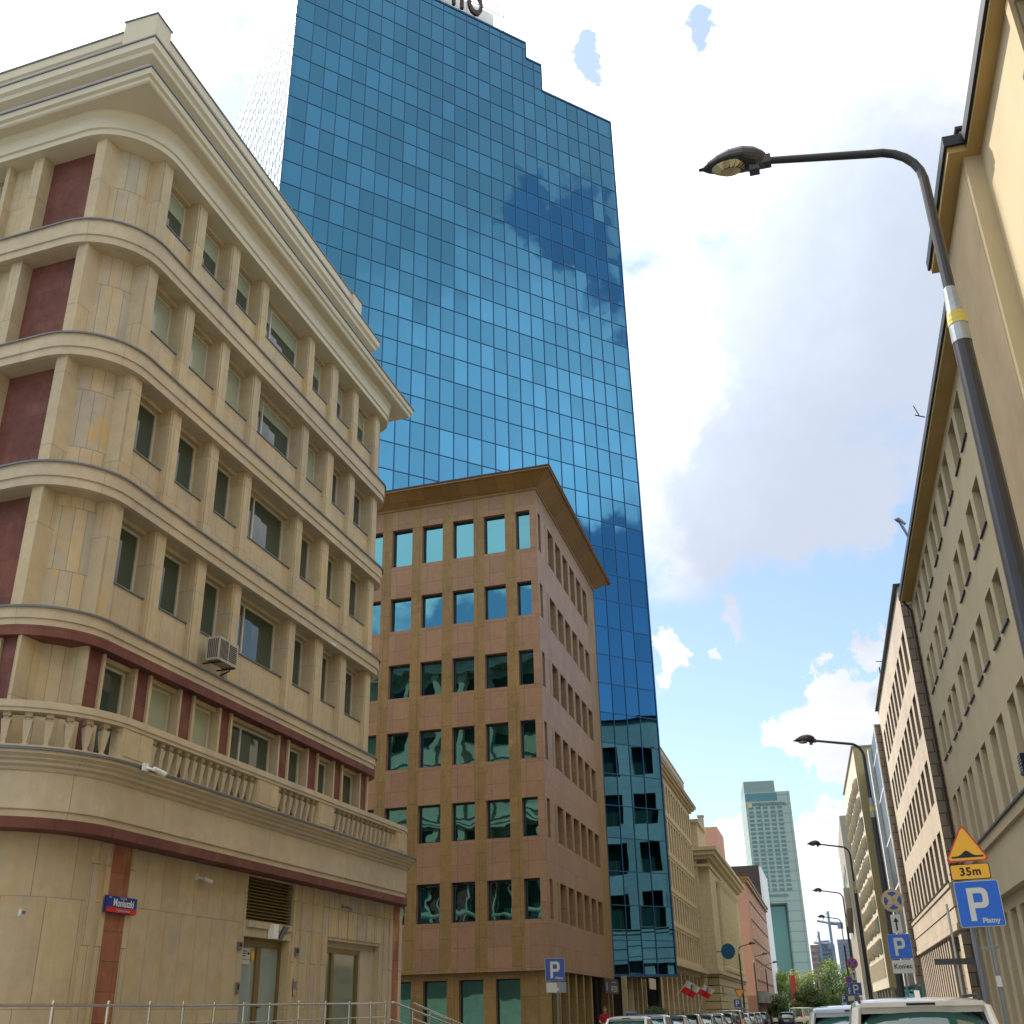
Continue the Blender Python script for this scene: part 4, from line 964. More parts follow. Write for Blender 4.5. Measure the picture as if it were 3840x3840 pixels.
def honeycomb():
    p = W(103.8,4.86); az = 193.4; rt = thing('honeycomb_building', 'pale beige office slab with honeycomb facade of small slanted sun breakers', 'building', (p.x,p.y,0), ROT(az))
    L = 24.5; m = MB(); m.box(-L,0,0,10,3.25,23.45,skip='f'); m.build('end_wall', M['beige'], rt)
    w = MB(); hs = []; rnd = random.Random(3); fins = MB(); gl = MB()
    rows = 9; ph = 1.72; pw = 1.12
    for r in range(rows):
        z = 5.9+r*ph+.0
        for c in range(21):
            x = -L+.6+c*pw+(.3 if r % 2 else 0)
            if x+.7 > -.4: continue
            hs.append((x, x+.7, z+rnd.choice((0,0,.15)), z+1.25+rnd.choice((0,.12)), .42))
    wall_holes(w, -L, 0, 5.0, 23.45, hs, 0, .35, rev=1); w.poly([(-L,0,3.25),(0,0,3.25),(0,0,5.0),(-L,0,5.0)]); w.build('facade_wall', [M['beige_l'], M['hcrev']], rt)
    for h in hs:
        # sculpted hood: leaning slab on one side, small sill
        k = rnd.choice((-1,1,1)); xa = h[1] if k > 0 else h[0]
        fins.poly([(xa,0,h[2]),(xa+.1*k,-.38,h[2]+.35),(xa+.06*k,-.34,h[2]+.95),(xa,0,h[3])]); fins.poly([(xa,0,h[2]),(xa,0,h[3]),(xa+.06*k+.07,-.30,h[2]+.95),(xa+.1*k+.07,-.34,h[2]+.35)])
    fins.build('sun_breaker', M['beige_l'], rt)
    g = MB(); g.box(-L+.1,-.1,.34,.36,5.2,23.2); g.build('window_glass', M['glass_sea'], rt)
    v = MB(); [v.box(-L+.5+q*.5,-L+.5+q*.5+.12,-.08,.0,4.1,5.6) for q in range(46)]; v.build('ribbing', M['beige_l'], rt)
    r = MB(); r.box(-L-.2,.05,-.15,10,23.45,23.6); r.build('roof_edge', M['greyc'], rt)
    s = MB(); s.box(-L,-.2,.8,9,0,3.25); s.build('recessed_shopfront', M['glass_sea'], rt)
    c = MB(); [(c.box(-q*4-.5,-q*4-.2,.1,.4,0,3.25), c.cut()) for q in range(6)]; c.build_each('column', M['greyc'], rt)
honeycomb()
def far_right():
    p = W(140,3.78); rt = thing('concrete_building', 'grey concrete building with an angled overhang beyond the honeycomb slab', 'building', (p.x,p.y,0), ROT(194.6))
    m = MB(); m.box(-30,0,.0,9,0,23.0); m.build('wall', M['greyc'], rt); b = MB(); b.slab([(-14,10.5),(-1,12.5),(-1,14.8),(-14,13.5)],-.7,0); b.build('overhang', M['greyc'], rt)
    w = MB(); [w.box(-28+q*3,-26.6+q*3,-.03,0,16+0*q,18) for q in range(8)]; w.build('window_band', M['glass_dk'], rt)
far_right()

# ================================================================== GROUND, ROAD, KERBS
def ground():
    m = MB(); m.box(-900,900,-900,1300,-.4,0,skip='b'); o = m.build('ground', M['ground']); tag(o, 'dull city ground', kind='structure')
    def strip(name, s0, s1, t0, t1, z0, z1, mat):
        m = MB(); a = [W(s0,t0),W(s0,t1),W(s1,t1),W(s1,t0)]; m.prism([(p.x,p.y) for p in a], z0, z1); o = m.build(name, M[mat]); tag(o, None, kind='structure'); return o
    strip('road', -60, 420, -8.6, 1.9, .0, .012, 'asph'); strip('pavement', -60, 300, 2.05, 7.6, 0, .14, 'pave'); strip('pavement', -60, 300, -19, -8.75, 0, .14, 'pave')
    strip('kerb', -60, 300, 1.9, 2.05, 0, .15, 'kerb'); strip('kerb', -60, 300, -8.75, -8.6, 0, .15, 'kerb')
    strip('side_road', 38, 47.5, -60, -8.6, .145, .15, 'asph')
    m = MB()
    for q in range(30):
        a = [W(-20+q*6,-3.45),W(-20+q*6,-3.33),W(-17+q*6,-3.33),W(-17+q*6,-3.45)]; m.poly([(p.x,p.y,.017) for p in a])
    o = m.build('road_markings', M['mark']); tag(o, None, kind='structure')
ground()

# ================================================================== STREET LAMPS
def lamp_proto(name='street_lamp', H=9.0, arm=1.85):
    rt = thing(name, '', 'street lamp', (0,0,0), ROT(14.6))        # local x along street, arm towards +y (left)
    p = MB(); p.lathe([(.13,0),(.12,1.2),(.10,1.25),(.088,5.0),(.080,6.88)],0,0,18); p.build('pole', M['lampdk'], rt, smooth=True)
    s = MB(); s.lathe([(.084,6.85),(.082,7.0),(.066,7.28),(.060,7.42),(.045,7.44)],0,0,18); s.build('galvanised_sleeve', M['lampgv'], rt, smooth=True)
    t = MB(); t.lathe([(.0845,7.03),(.0825,7.07),(.0835,7.075),(.0790,7.12),(.080,7.125),(.0760,7.16)],0,0,18); t.build('yellow_tape', M['tape'], rt, smooth=True)
    r = .42; path = [(0,0,7.35),(0,0,H-r)]+[(0,r-r*math.cos(R(a)),H-r+r*math.sin(R(a))) for a in (15,30,45,60,75,88)]+[(0,arm-.36,H+.19)]
    u = MB(); u.tube(path,[.052,.046]+[.042]*6+[.036],12); u.build('arm', M['lampdk'], rt, smooth=True)
    # head
    h = MB(); n = 18; L0, L1 = arm-.40, arm+.20; H = H+.15
    secs = [(-.06,.035,.05,.05),(-.03,.06,.09,.11),(.05,.11,.145,.12),(.16,.145,.17,.065),(.30,.145,.155,.05),(.42,.115,.11,.045),(.52,.065,.055,.035),(.57,.022,.02,.018),(.61,.018,.014,.014)]
    rings = []
    for d, w, up, dn in secs:
        ring = []
        for k in range(n):
            a = 2*math.pi*k/n; ca, sa = math.cos(a), math.sin(a); ring.append((w*ca, L0+d, H+.07+(up*sa if sa > 0 else dn*sa)))
        rings.append(ring)
    for i in range(len(rings)-1):
        for k in range(n): h.poly([rings[i][k],rings[i+1][k],rings[i+1][(k+1)%n],rings[i][(k+1)%n]][::-1])
    h.poly(rings[0]); h.poly(rings[-1][::-1]); ho = h.build('lamp_head', M['lampdk'], rt, smooth=True)
    g = MB(); m = 16; P = [(.115*math.cos(2*math.pi*k/m), L0+.30+.185*math.sin(2*math.pi*k/m)) for k in range(m)]
    for k in range(m):
        a, b = P[k], P[(k+1)%m]; c = (0, L0+.3); f = .55
        a2 = (c[0]+(a[0]-c[0])*f, c[1]+(a[1]-c[1])*f); b2 = (c[0]+(b[0]-c[0])*f, c[1]+(b[1]-c[1])*f)
        g.poly([(a[0],a[1],H+.03),(b[0],b[1],H+.03),(b2[0],b2[1],H-.01),(a2[0],a2[1],H-.03)][::-1]); g.poly([(a2[0],a2[1],H-.03),(b2[0],b2[1],H-.03),(c[0],c[1],H-.045)][::-1])
    g.build('lens', M['lens'], ho, smooth=True)
    b = MB(); b.box(-.05,.05,L0-.10,L0+.06,H-.03,H+.07); b.box(-.05,.05,L0+.02,L0+.12,H-.09,H-.02); b.build('clamp', M['lampdk'], ho)
    return rt
lp = lamp_proto(H=9.12)
LABS = ['nearest dark street lamp, its arm and glass lens crossing the upper sky', 'second street lamp on the right, in front of the pale honeycomb building','third street lamp on the right, seen against the white clouds','fourth street lamp on the right, small','fifth and farthest street lamp of the right row']
for i, (s, t) in enumerate(((8.66,1.84),(35.1,1.94),(59.2,1.86),(83.5,1.72),(108,1.75))):
    o = lp if i == 0 else copy_tree(lp); o.location = W(s,t,0); o['label'] = LABS[i]; o['group'] = 'street lamps along the right kerb'
LL = ['nearest of the left row of street lamps, rising behind the yellow triangular sign','middle street lamp of the left row, before the pink building','farthest street lamp of the left row']
lp2 = lamp_proto(H=7.6, arm=1.55)
for i, (s, t) in enumerate(((118,-8.3),(141,-8.3),(166,-8.25))):
    o = lp2 if i == 0 else copy_tree(lp2); o.location = W(s,t,0); o.rotation_euler = (0,0,ROT(14.6)+math.pi); o['label'] = LL[i]; o['group'] = 'street lamps along the left pavement'

# ================================================================== TRAFFIC SIGNS  (local front = -Y, facing the camera)
def plate(rt, name, pts, y, mat, th=.012): m = MB(); m.slab(pts, y, y+th); return m.build(name, M[mat], rt)
def P_glyph(mb, x, z, h, y0, y1):
    """rounded letter P with its foot at (x,z) and height h"""
    w = h*.62; st = h*.17; r = h*.2
    mb.slab([(x,z),(x+st,z),(x+st,z+h),(x,z+h)], y0, y1)
    z1 = z+h; zb = z+h*.38; o = [(x+st,z1)]+[(x+w-r+r*math.cos(R(a)), z1-r+r*math.sin(R(a))) for a in (90,70,45,20,0)]+[(x+w-r+r*math.cos(R(a)), zb+r+r*math.sin(R(a))) for a in (0,-20,-45,-70,-90)]+[(x+st,zb)]
    ri = r*.35; i_ = [(x+st,z1-st)]+[(x+w-st-ri+ri*math.cos(R(a)), z1-st-ri+ri*math.sin(R(a))) for a in (90,70,45,20,0)]+[(x+w-st-ri+ri*math.cos(R(a)), zb+st+ri+ri*math.sin(R(a))) for a in (0,-20,-45,-70,-90)]+[(x+st,zb+st)]
    for k in range(len(o)-1): mb.slab([i_[k],i_[k+1],o[k+1],o[k]][::-1] if False else [o[k],o[k+1],i_[k+1],i_[k]][::-1], y0, y1)
def parking(rt, z, w=.6, h=.62, word=None, col='blue', y=0):
    b = MB(); b.slab(rrect(-w/2,w/2,z,z+h,.035), y, y+.012); o = b.build('parking_plate', M['wht'], rt)
    b = MB(); b.slab(rrect(-w/2+.008,w/2-.008,z+.008,z+h-.008,.03), y-.004, y+.002); b.build('blue_face', M[col], o)
    b = MB(); P_glyph(b, -w*.24, z+h*.13, h*.72, y-.009, y-.003); b.build('letter_p', M['wht'], o)
    if word: lettering(word, w*.16, M['wht'], o, w*.20, y-.0075, z+h*.13, thick=.002, bold=.002)
    return o
def sign_post(rt, ztop, x=0, y=.05, r=.03): m = MB(); m.lathe([(r,0),(r,ztop),(.0,ztop+.01)], x, y, 12); m.build('post', M['pole'], rt, smooth=True)
def face(p, extra=0): return -math.atan2(p.x, p.y)+R(extra)
def sign_near():
    p = W(17.5,2.22); rt = thing('bump_and_parking_sign', 'near sign post with yellow bump triangle, 35m plate and blue Płatny plate', 'road sign', p, face(p,-4))
    sign_post(rt, 3.2, .06); 
    b = MB(); b.lathe([(.045,0),(.045,2.9)],-.16,.16,10); b.build('spare_post', M['leadflash'], rt)
    parking(rt, 2.63, word='Płatny')
    b = MB(); b.slab(rrect(-.31,.23,3.27,3.49,.03), 0, .012); o = b.build('distance_plate', M['blk'], rt)
    b = MB(); b.slab(rrect(-.298,.218,3.282,3.478,.025), -.004, .002); b.build('yellow_face', M['yel'], o)
    lettering('35m', .155, M['blk'], o, -.04, -.0075, 3.378, bold=.004, spacing=1.12)
    # triangle with rounded corners
    def tri(cx, z, w, r): 
        h = w*.866; P = []
        for (x, zz), a0 in (((cx+w/2-r*1.73,z+r),-90),((cx,z+h-2*r),30),((cx-w/2+r*1.73,z+r),150)):
            for k in range(5): a = R(a0+120*k/4); P.append((x+r*math.cos(a), zz+r*math.sin(a)))
        return P
    b = MB(); b.slab(tri(-.045,3.52,.62,.035), 0, .012); o = b.build('warning_plate', M['red'], rt)
    b = MB(); b.slab(tri(-.045,3.542,.545,.03), -.004, .002); b.build('yellow_face', M['yel'], o)
    b = MB(); H = [(-.26,3.575),(.18,3.575),(.18,3.598)]+[(x/100-.045, 3.598+.075*math.exp(-(x/7.2)**2)) for x in range(20,-21,-2)]+[(-.26,3.598)]; b.slab(H, -.008, -.003); b.build('bump_symbol', M['blk'], o)
    b = MB(); b.box(.02,.12,-.008+.04,.09,2.35,2.38); b.box(-.1,.16,.06,.1,2.34,2.37); b.build('bracket', M['pole'], rt)
    b = MB(); b.box(.025,.095,.012,.022,1.85,1.99); b.build('sticker', M['wht'], rt)
sign_near()
def no_stopping(rt, z, r, gold=True):
    m = MB(); m.slab(circ(0,z,r), 0, .012); o = m.build('round_plate', M['ygl' if gold else 'sred'], rt)
    m = MB()
    for q in range(4):
        a0 = 90*q+45+12; a1 = 90*(q+1)+45-12; rr = r*.76
        d = .07*r/.3*1.5; c = R((a0+a1)/2); P = [(d*1.0*math.cos(c), z+d*math.sin(c))]+[(rr*math.cos(R(a0+(a1-a0)*k/8)), z+rr*math.sin(R(a0+(a1-a0)*k/8))) for k in range(9)]
        m.slab(P, -.005, .002)
    m.build('blue_quarters', M['blue2'], o)
def arrow_plate(rt, z, w=.26, h=.48):
    m = MB(); m.slab(rrect(-w/2,w/2,z,z+h,.025), 0, .012); o = m.build('arrow_plate', M['wht'], rt)
    m = MB(); m.slab([(-.022,z+.07),(.022,z+.07),(.022,z+h-.17),(-.022,z+h-.17)],-.005,.002); m.slab([(-.07,z+h-.19),(.07,z+h-.19),(.0,z+h-.07)],-.005,.002); m.build('arrow', M['blk'], o)
def sign_second():
    p = W(33.0,1.98); rt = thing('no_stopping_sign', 'second sign post with round gold and blue no stopping disc, arrow and Koniec parking plate', 'road sign', p, face(p,-3))
    sign_post(rt, 4.2); no_stopping(rt, 4.3, .3); arrow_plate(rt, 3.46); parking(rt, 2.82); 
    m = MB(); m.slab(rrect(-.28,.29,2.46,2.79,.02), 0, .012); o = m.build('word_plate', M['wht'], rt); lettering('Koniec', .165, M['blk'], o, .0, -.006, 2.63, bold=.002)
sign_second()
def sign_third(): 
    p = AZ(15.78,62); rt = thing('no_stopping_sign', 'third sign post with a purple disc above a small white arrow plate', 'road sign', p, face(p,-3))
    sign_post(rt, 3.9)
    m = MB(); m.slab(circ(0,3.75,.27), 0, .012); o = m.build('round_plate', M['sred'], rt); m = MB(); m.slab(circ(0,3.75,.215),-.004,.002); m.build('blue_face', M['blue2'], o)
    m = MB(); [m.slab([(-.17*k,3.58),(-.13*k,3.55),(.17*k,3.92),(.13*k,3.95)] if k > 0 else [(.17,3.58),(.13,3.55),(-.17,3.92),(-.13,3.95)][::-1],-.009,-.003) for k in (1,-1)]; m.build('red_cross', M['sred'], o)
    arrow_plate(rt, 2.97, .22, .45); parking(rt, 2.25, .56, .6, word='Płatny', col='blue2'); m = MB(); m.slab(rrect(-.15,.25,1.85,2.2,.02),0,.012); m.build('car_plate', M['wht'], rt)
sign_third()
def sign_small(az, d, ztop, label, word=None, disc=True):
    p = AZ(az,d); rt = thing('parking_sign', label, 'road sign', p, face(p,-3)); sign_post(rt, ztop)
    parking(rt, ztop-1.25 if disc else ztop-.6, .55, .58, col='blue2'); m = MB(); m.slab(rrect(-.22,.22,ztop-1.62 if disc else ztop-.98,ztop-1.3 if disc else ztop-.66,.02),0,.012); m.build('small_plate', M['wht'], rt)
    if disc: m = MB(); m.slab(circ(0,ztop-.25,.27),0,.012); o = m.build('round_plate', M['sred'], rt); m = MB(); m.slab(circ(0,ztop-.25,.215),-.004,.002); m.build('blue_face', M['blue2'], o)
sign_small(15.52, 88, 3.8, 'fourth sign post on the right with disc over a blue parking plate, partly hidden by the third')
sign_small(15.16, 110, 2.85, 'farthest small parking sign standing in front of the trees', disc=False)
def sign_left():
    p = AZ(1.62,36.7); rt = thing('parking_sign', 'blue Płatny parking sign with stickered grey plate before the granite building', 'road sign', p, face(p,0))
    sign_post(rt, 2.5, .06); parking(rt, 2.6, .62, .66, word='Płatny', col='blue2')
    m = MB(); m.slab(rrect(-.3,.33,2.26,2.57,.02),0,.012); o = m.build('grey_plate', M['zinc'], rt); m = MB(); m.slab([(-.28,2.28),(.03,2.27),(.03,2.55),(-.28,2.55)],-.004,.001); m.slab([(-.1,2.46),(-.04,2.50),(.12,2.36),(.06,2.31)],-.008,-.003); m.build('torn_sticker', M['wht'], o)
sign_left()
def sign_yield():
    p = AZ(10.42,92); rt = thing('give_way_sign', 'yellow inverted give way triangle above a blue parking plate on the left pavement', 'road sign', p, face(p,0))
    sign_post(rt, 3.4, .0, .06)
    m = MB(); m.slab([(-.42,3.2),(.0,2.5),(.42,3.2)],0,.012); o = m.build('triangle_plate', M['red'], rt); m = MB(); m.slab([(-.31,3.14),(.0,2.63),(.31,3.14)],-.004,.002); m.build('yellow_face', M['yel'], o)
    m = MB(); m.slab(rrect(-.5,.05,1.95,2.5,.03),0,.012); o = m.build('parking_plate', M['blue2'], rt); m = MB(); P_glyph(m,-.36,2.03,.4,-.008,-.002); m.build('letter_p', M['wht'], o)
    m = MB(); m.slab(rrect(-.45,.3,1.6,1.92,.03),0,.012); m.build('lower_plate', M['zinc'], rt)
sign_yield()
def round_sign():
    p = AZ(10.07,100,0); rt = thing('round_blue_sign', 'large plain blue disc sign hung on the front of the sandy classical building', 'sign', (p.x,p.y,6.3), face(p,-22))
    m = MB(); m.slab(circ(0,0,.62,32),-.06,.06); m.build('disc', M['blue2'] if False else plain('hanging_disc_blue',(.02,.12,.25),.4), rt); m = MB(); m.tube([(-.6,.0,0),(-1.1,.1,0)],.03,6); m.build('bracket', M['trim'], rt)
round_sign()
def flag(az, d, z, label, k):
    p = AZ(az,d,0); rt = thing('flag', label, 'flag', (p.x,p.y,z), face(p,0)); n = 8
    m = MB(); m.tube([(-.5,.1,-1.6),(0.1,.0,.25)] if k else [(-.75,.1,-.55),(.05,0,.3)],.025,6); m.build('flagpole', M['white_p'], rt)
    def S(u, v): return (.05+u*.75+v*-.55, .06*math.sin(u*9+v*2), .30-u*.42-v*.62)
    for nm, v0, v1, mt in (('white_half',0,.5,'wht'),('red_half',.5,1,'sred')):
        m = MB()
        for i in range(n):
            u0, u1 = i/n, (i+1)/n; m.poly([S(u0,v1),S(u1,v1),S(u1,v0),S(u0,v0)]); a = [S(u0,v1),S(u1,v1),S(u1,v0),S(u0,v0)]; m.poly([(q[0],q[1]+.006,q[2]) for q in a][::-1])
        m.build(nm, M[mt], rt)
    c = S(.5,.25); m = MB(); m.box(c[0]-.09,c[0]-.05,c[1]-.03,c[1]-.01,c[2]-.12,c[2]+.14); m.box(c[0]-.09,c[0]+.06,c[1]-.03,c[1]-.01,c[2]+.1,c[2]+.14); m.box(c[0]+.03,c[0]+.06,c[1]-.03,c[1]-.01,c[2],c[2]+.1); m.box(c[0]-.05,c[0]+.06,c[1]-.03,c[1]-.01,c[2]-.02,c[2]+.01); m.box(c[0]-.14,c[0]+.02,c[1]-.03,c[1]-.01,c[2]-.15,c[2]-.12); m.build('emblem', M['trim'], rt)
flag(8.0,76,3.2,'white and red flag with dark emblem, the left one of two on the pinstripe building',0)
flag(8.75,88,3.25,'white and red flag with dark emblem, the right one beside the pale rusticated corner',1)
def meter():
    p = AZ(5.18,48); rt = thing('parking_meter', 'dark blue parking meter with white letter P before the granite arcade', 'parking meter', p, face(p,0))
    m = MB(); m.slab(rrect(-.2,.2,.1,1.66,.03),-.1,.18); m.build('cabinet', M['sblue'], rt); m = MB(); m.slab([(-.22,1.66),(.24,1.66),(.24,1.72),(-.18,1.74)],-.14,.22); m.build('hood', M['zinc'], rt); m = MB(); P_glyph(m,-.08,1.33,.24,-.108,-.1); m.build('letter_p', M['wht'], rt)
meter()
def planter():
    p = AZ(6.35,62); rt = thing('planter', 'long brown planter with low green shrub beyond the slim arcade pillars', 'planter', p, ROT(14.6))
    m = MB(); m.box(-1.6,1.6,-.35,.35,.1,1.55); m.build('trough', M['pinkd'], rt); rnd = random.Random(2); m = MB()
    for q in range(700):
        c = (rnd.uniform(-1.5,1.5),rnd.uniform(-.35,.35),1.55+abs(rnd.gauss(0,.16))); a = Vector((rnd.uniform(-1,1),rnd.uniform(-1,1),rnd.uniform(-1,1))).normalized()*.07; b = a.orthogonal().normalized()*.05
        c = Vector(c); m.poly([tuple(c-a),tuple(c-b),tuple(c+a),tuple(c+b)])
    m.build('foliage', LEAF[2], rt); m = MB(); m.box(.9,1.05,-.6,-.45,.1,1.7); m.box(.88,1.07,-.62,-.43,1.5,1.72); m.build('bollard', M['white_p'], rt) if False else None
planter()
def awning():
    p = AZ(5.9,66); rt = thing('striped_awning', 'pink and white striped awning under the glass tower overhang', 'awning', (p.x,p.y,3.0), ROT(14.6))
    for nm, o, mt in (('pink_stripes',0,'pink'),('white_stripes',1,'wht')):
        m = MB()
        for q in range(8):
            if q % 2 == o: m.box(q*.3-1.2,q*.3-.9,-.5,-.46,-.15,.4)
        m.build(nm, M[mt], rt)
awning()
def white_mast():
    p = AZ(20.4,56); rt = thing('white_mast', 'slim sunlit white mast before the limestone ground floor', 'mast', p, 0); m = MB(); m.lathe([(.06,0),(.055,5.9),(0,5.92)],0,0,10); m.build('pole', M['white_p'], rt, smooth=True)
    m = MB(); m.box(-.95,.75,-.1,.1,3.35,3.6); m.build('crossbox', M['zinc'], rt)
white_mast()

# ================================================================== PERSON
def person():
    p = AZ(3.95,55.5,.14); rt = thing('person', 'man in a red t-shirt with grey hair, arms bent, at the dark entrance', 'person', p, face(p,8))
    def skin(name, J, E_, mat, par, lev=2):
        me = bpy.data.meshes.new(name); me.from_pydata([j[0] for j in J], E_, []); o = bpy.data.objects.new(name, me); C.objects.link(o)
        md = o.modifiers.new('s','SKIN'); 
        if not me.skin_vertices: me.attributes
        for i, j in enumerate(J): me.skin_vertices[0].data[i].radius = (j[1], j[2] if len(j) > 2 else j[1])
        me.skin_vertices[0].data[0].use_root = True
        s = o.modifiers.new('u','SUBSURF'); s.levels = lev; s.render_levels = lev
        dg = bpy.context.evaluated_depsgraph_get(); dg.update(); m2 = bpy.data.meshes.new_from_object(o.evaluated_get(dg)); m2.name = name
        bpy.data.objects.remove(o); m2.materials.clear(); m2.materials.append(M[mat]) 
        for q in m2.polygons: q.use_smooth = True
        return link(name, m2, par)
    try:
        body = [((0,0,.95),.15,.11),((0,.0,1.15),.16,.115),((0,0,1.35),.18,.12),((0,-.01,1.47),.10,.08),((0,-.02,1.54),.055),((0,-.03,1.62),.075,.09),((0,-.035,1.70),.085,.10),((0,-.03,1.76),.06,.07),
                ((.19,0,1.42),.065),((.25,-.02,1.18),.05),((.12,-.22,1.12),.038),((.03,-.27,1.14),.03),((-.19,0,1.42),.065),((-.27,-.02,1.17),.05),((-.14,-.23,1.10),.038),((-.02,-.29,1.11),.03),
                ((.10,0,.86),.10),((.11,-.01,.48),.065),((.11,.01,.08),.045),((.12,-.12,.04),.04),((-.10,0,.86),.10),((-.11,-.01,.48),.065),((-.11,.01,.08),.045),((-.12,-.12,.04),.04)]
        E_ = [(0,1),(1,2),(2,3),(3,4),(4,5),(5,6),(6,7),(2,8),(8,9),(9,10),(10,11),(2,12),(12,13),(13,14),(14,15),(0,16),(16,17),(17,18),(18,19),(0,20),(20,21),(21,22),(22,23)]
        skin('body', body, E_, 'skin', rt)
        sh = [((0,0,1.0),.175,.135),((0,0,1.18),.18,.135),((0,0,1.36),.19,.135),((0,0,1.46),.12,.095),((.20,0,1.42),.085),((.25,-.01,1.24),.07),((-.20,0,1.42),.085),((-.26,-.01,1.24),.07)]
        skin('t_shirt', sh, [(0,1),(1,2),(2,3),(2,4),(4,5),(2,6),(6,7)], 'shirt', rt)
        tr = [((0,0,.98),.165,.13),((.10,0,.82),.115),((.11,-.01,.48),.085),((.11,.01,.12),.07),((-.10,0,.82),.115),((-.11,-.01,.48),.085),((-.11,.01,.12),.07)]
        skin('trousers', tr, [(0,1),(1,2),(2,3),(0,4),(4,5),(5,6)], 'denim', rt)
    except Exception as ex: print('SKIN FAIL', ex)
    bm = bmesh.new(); bmesh.ops.create_uvsphere(bm, u_segments=14, v_segments=10, radius=.1); 
    bmesh.ops.scale(bm, vec=(.92,1.08,.95), verts=bm.verts); bmesh.ops.delete(bm, geom=[v for v in bm.verts if v.co.z < -.01 and v.co.y < .04 or v.co.z < .035 and v.co.y < -.03], context='VERTS')
    bmesh.ops.translate(bm, vec=(0,-.02,1.735), verts=bm.verts); me = bpy.data.meshes.new('hair'); bm.to_mesh(me); bm.free(); me.materials.append(M['hair']); link('hair', me, rt)
    m = MB()
    for sx in (-1,1): m.tube([(sx*.035,-.128,1.705),(sx*.035,-.135,1.705)],.011,8); m.tube([(sx*.09,-.03,1.68),(sx*.098,-.03,1.71)],.018,6)
    m.build('facial_features', M['skin'], rt); m = MB(); m.tube([(0,-.125,1.70),(0,-.155,1.675),(0,-.13,1.665)],.012,6); m.build('nose', M['skin'], rt)
person()

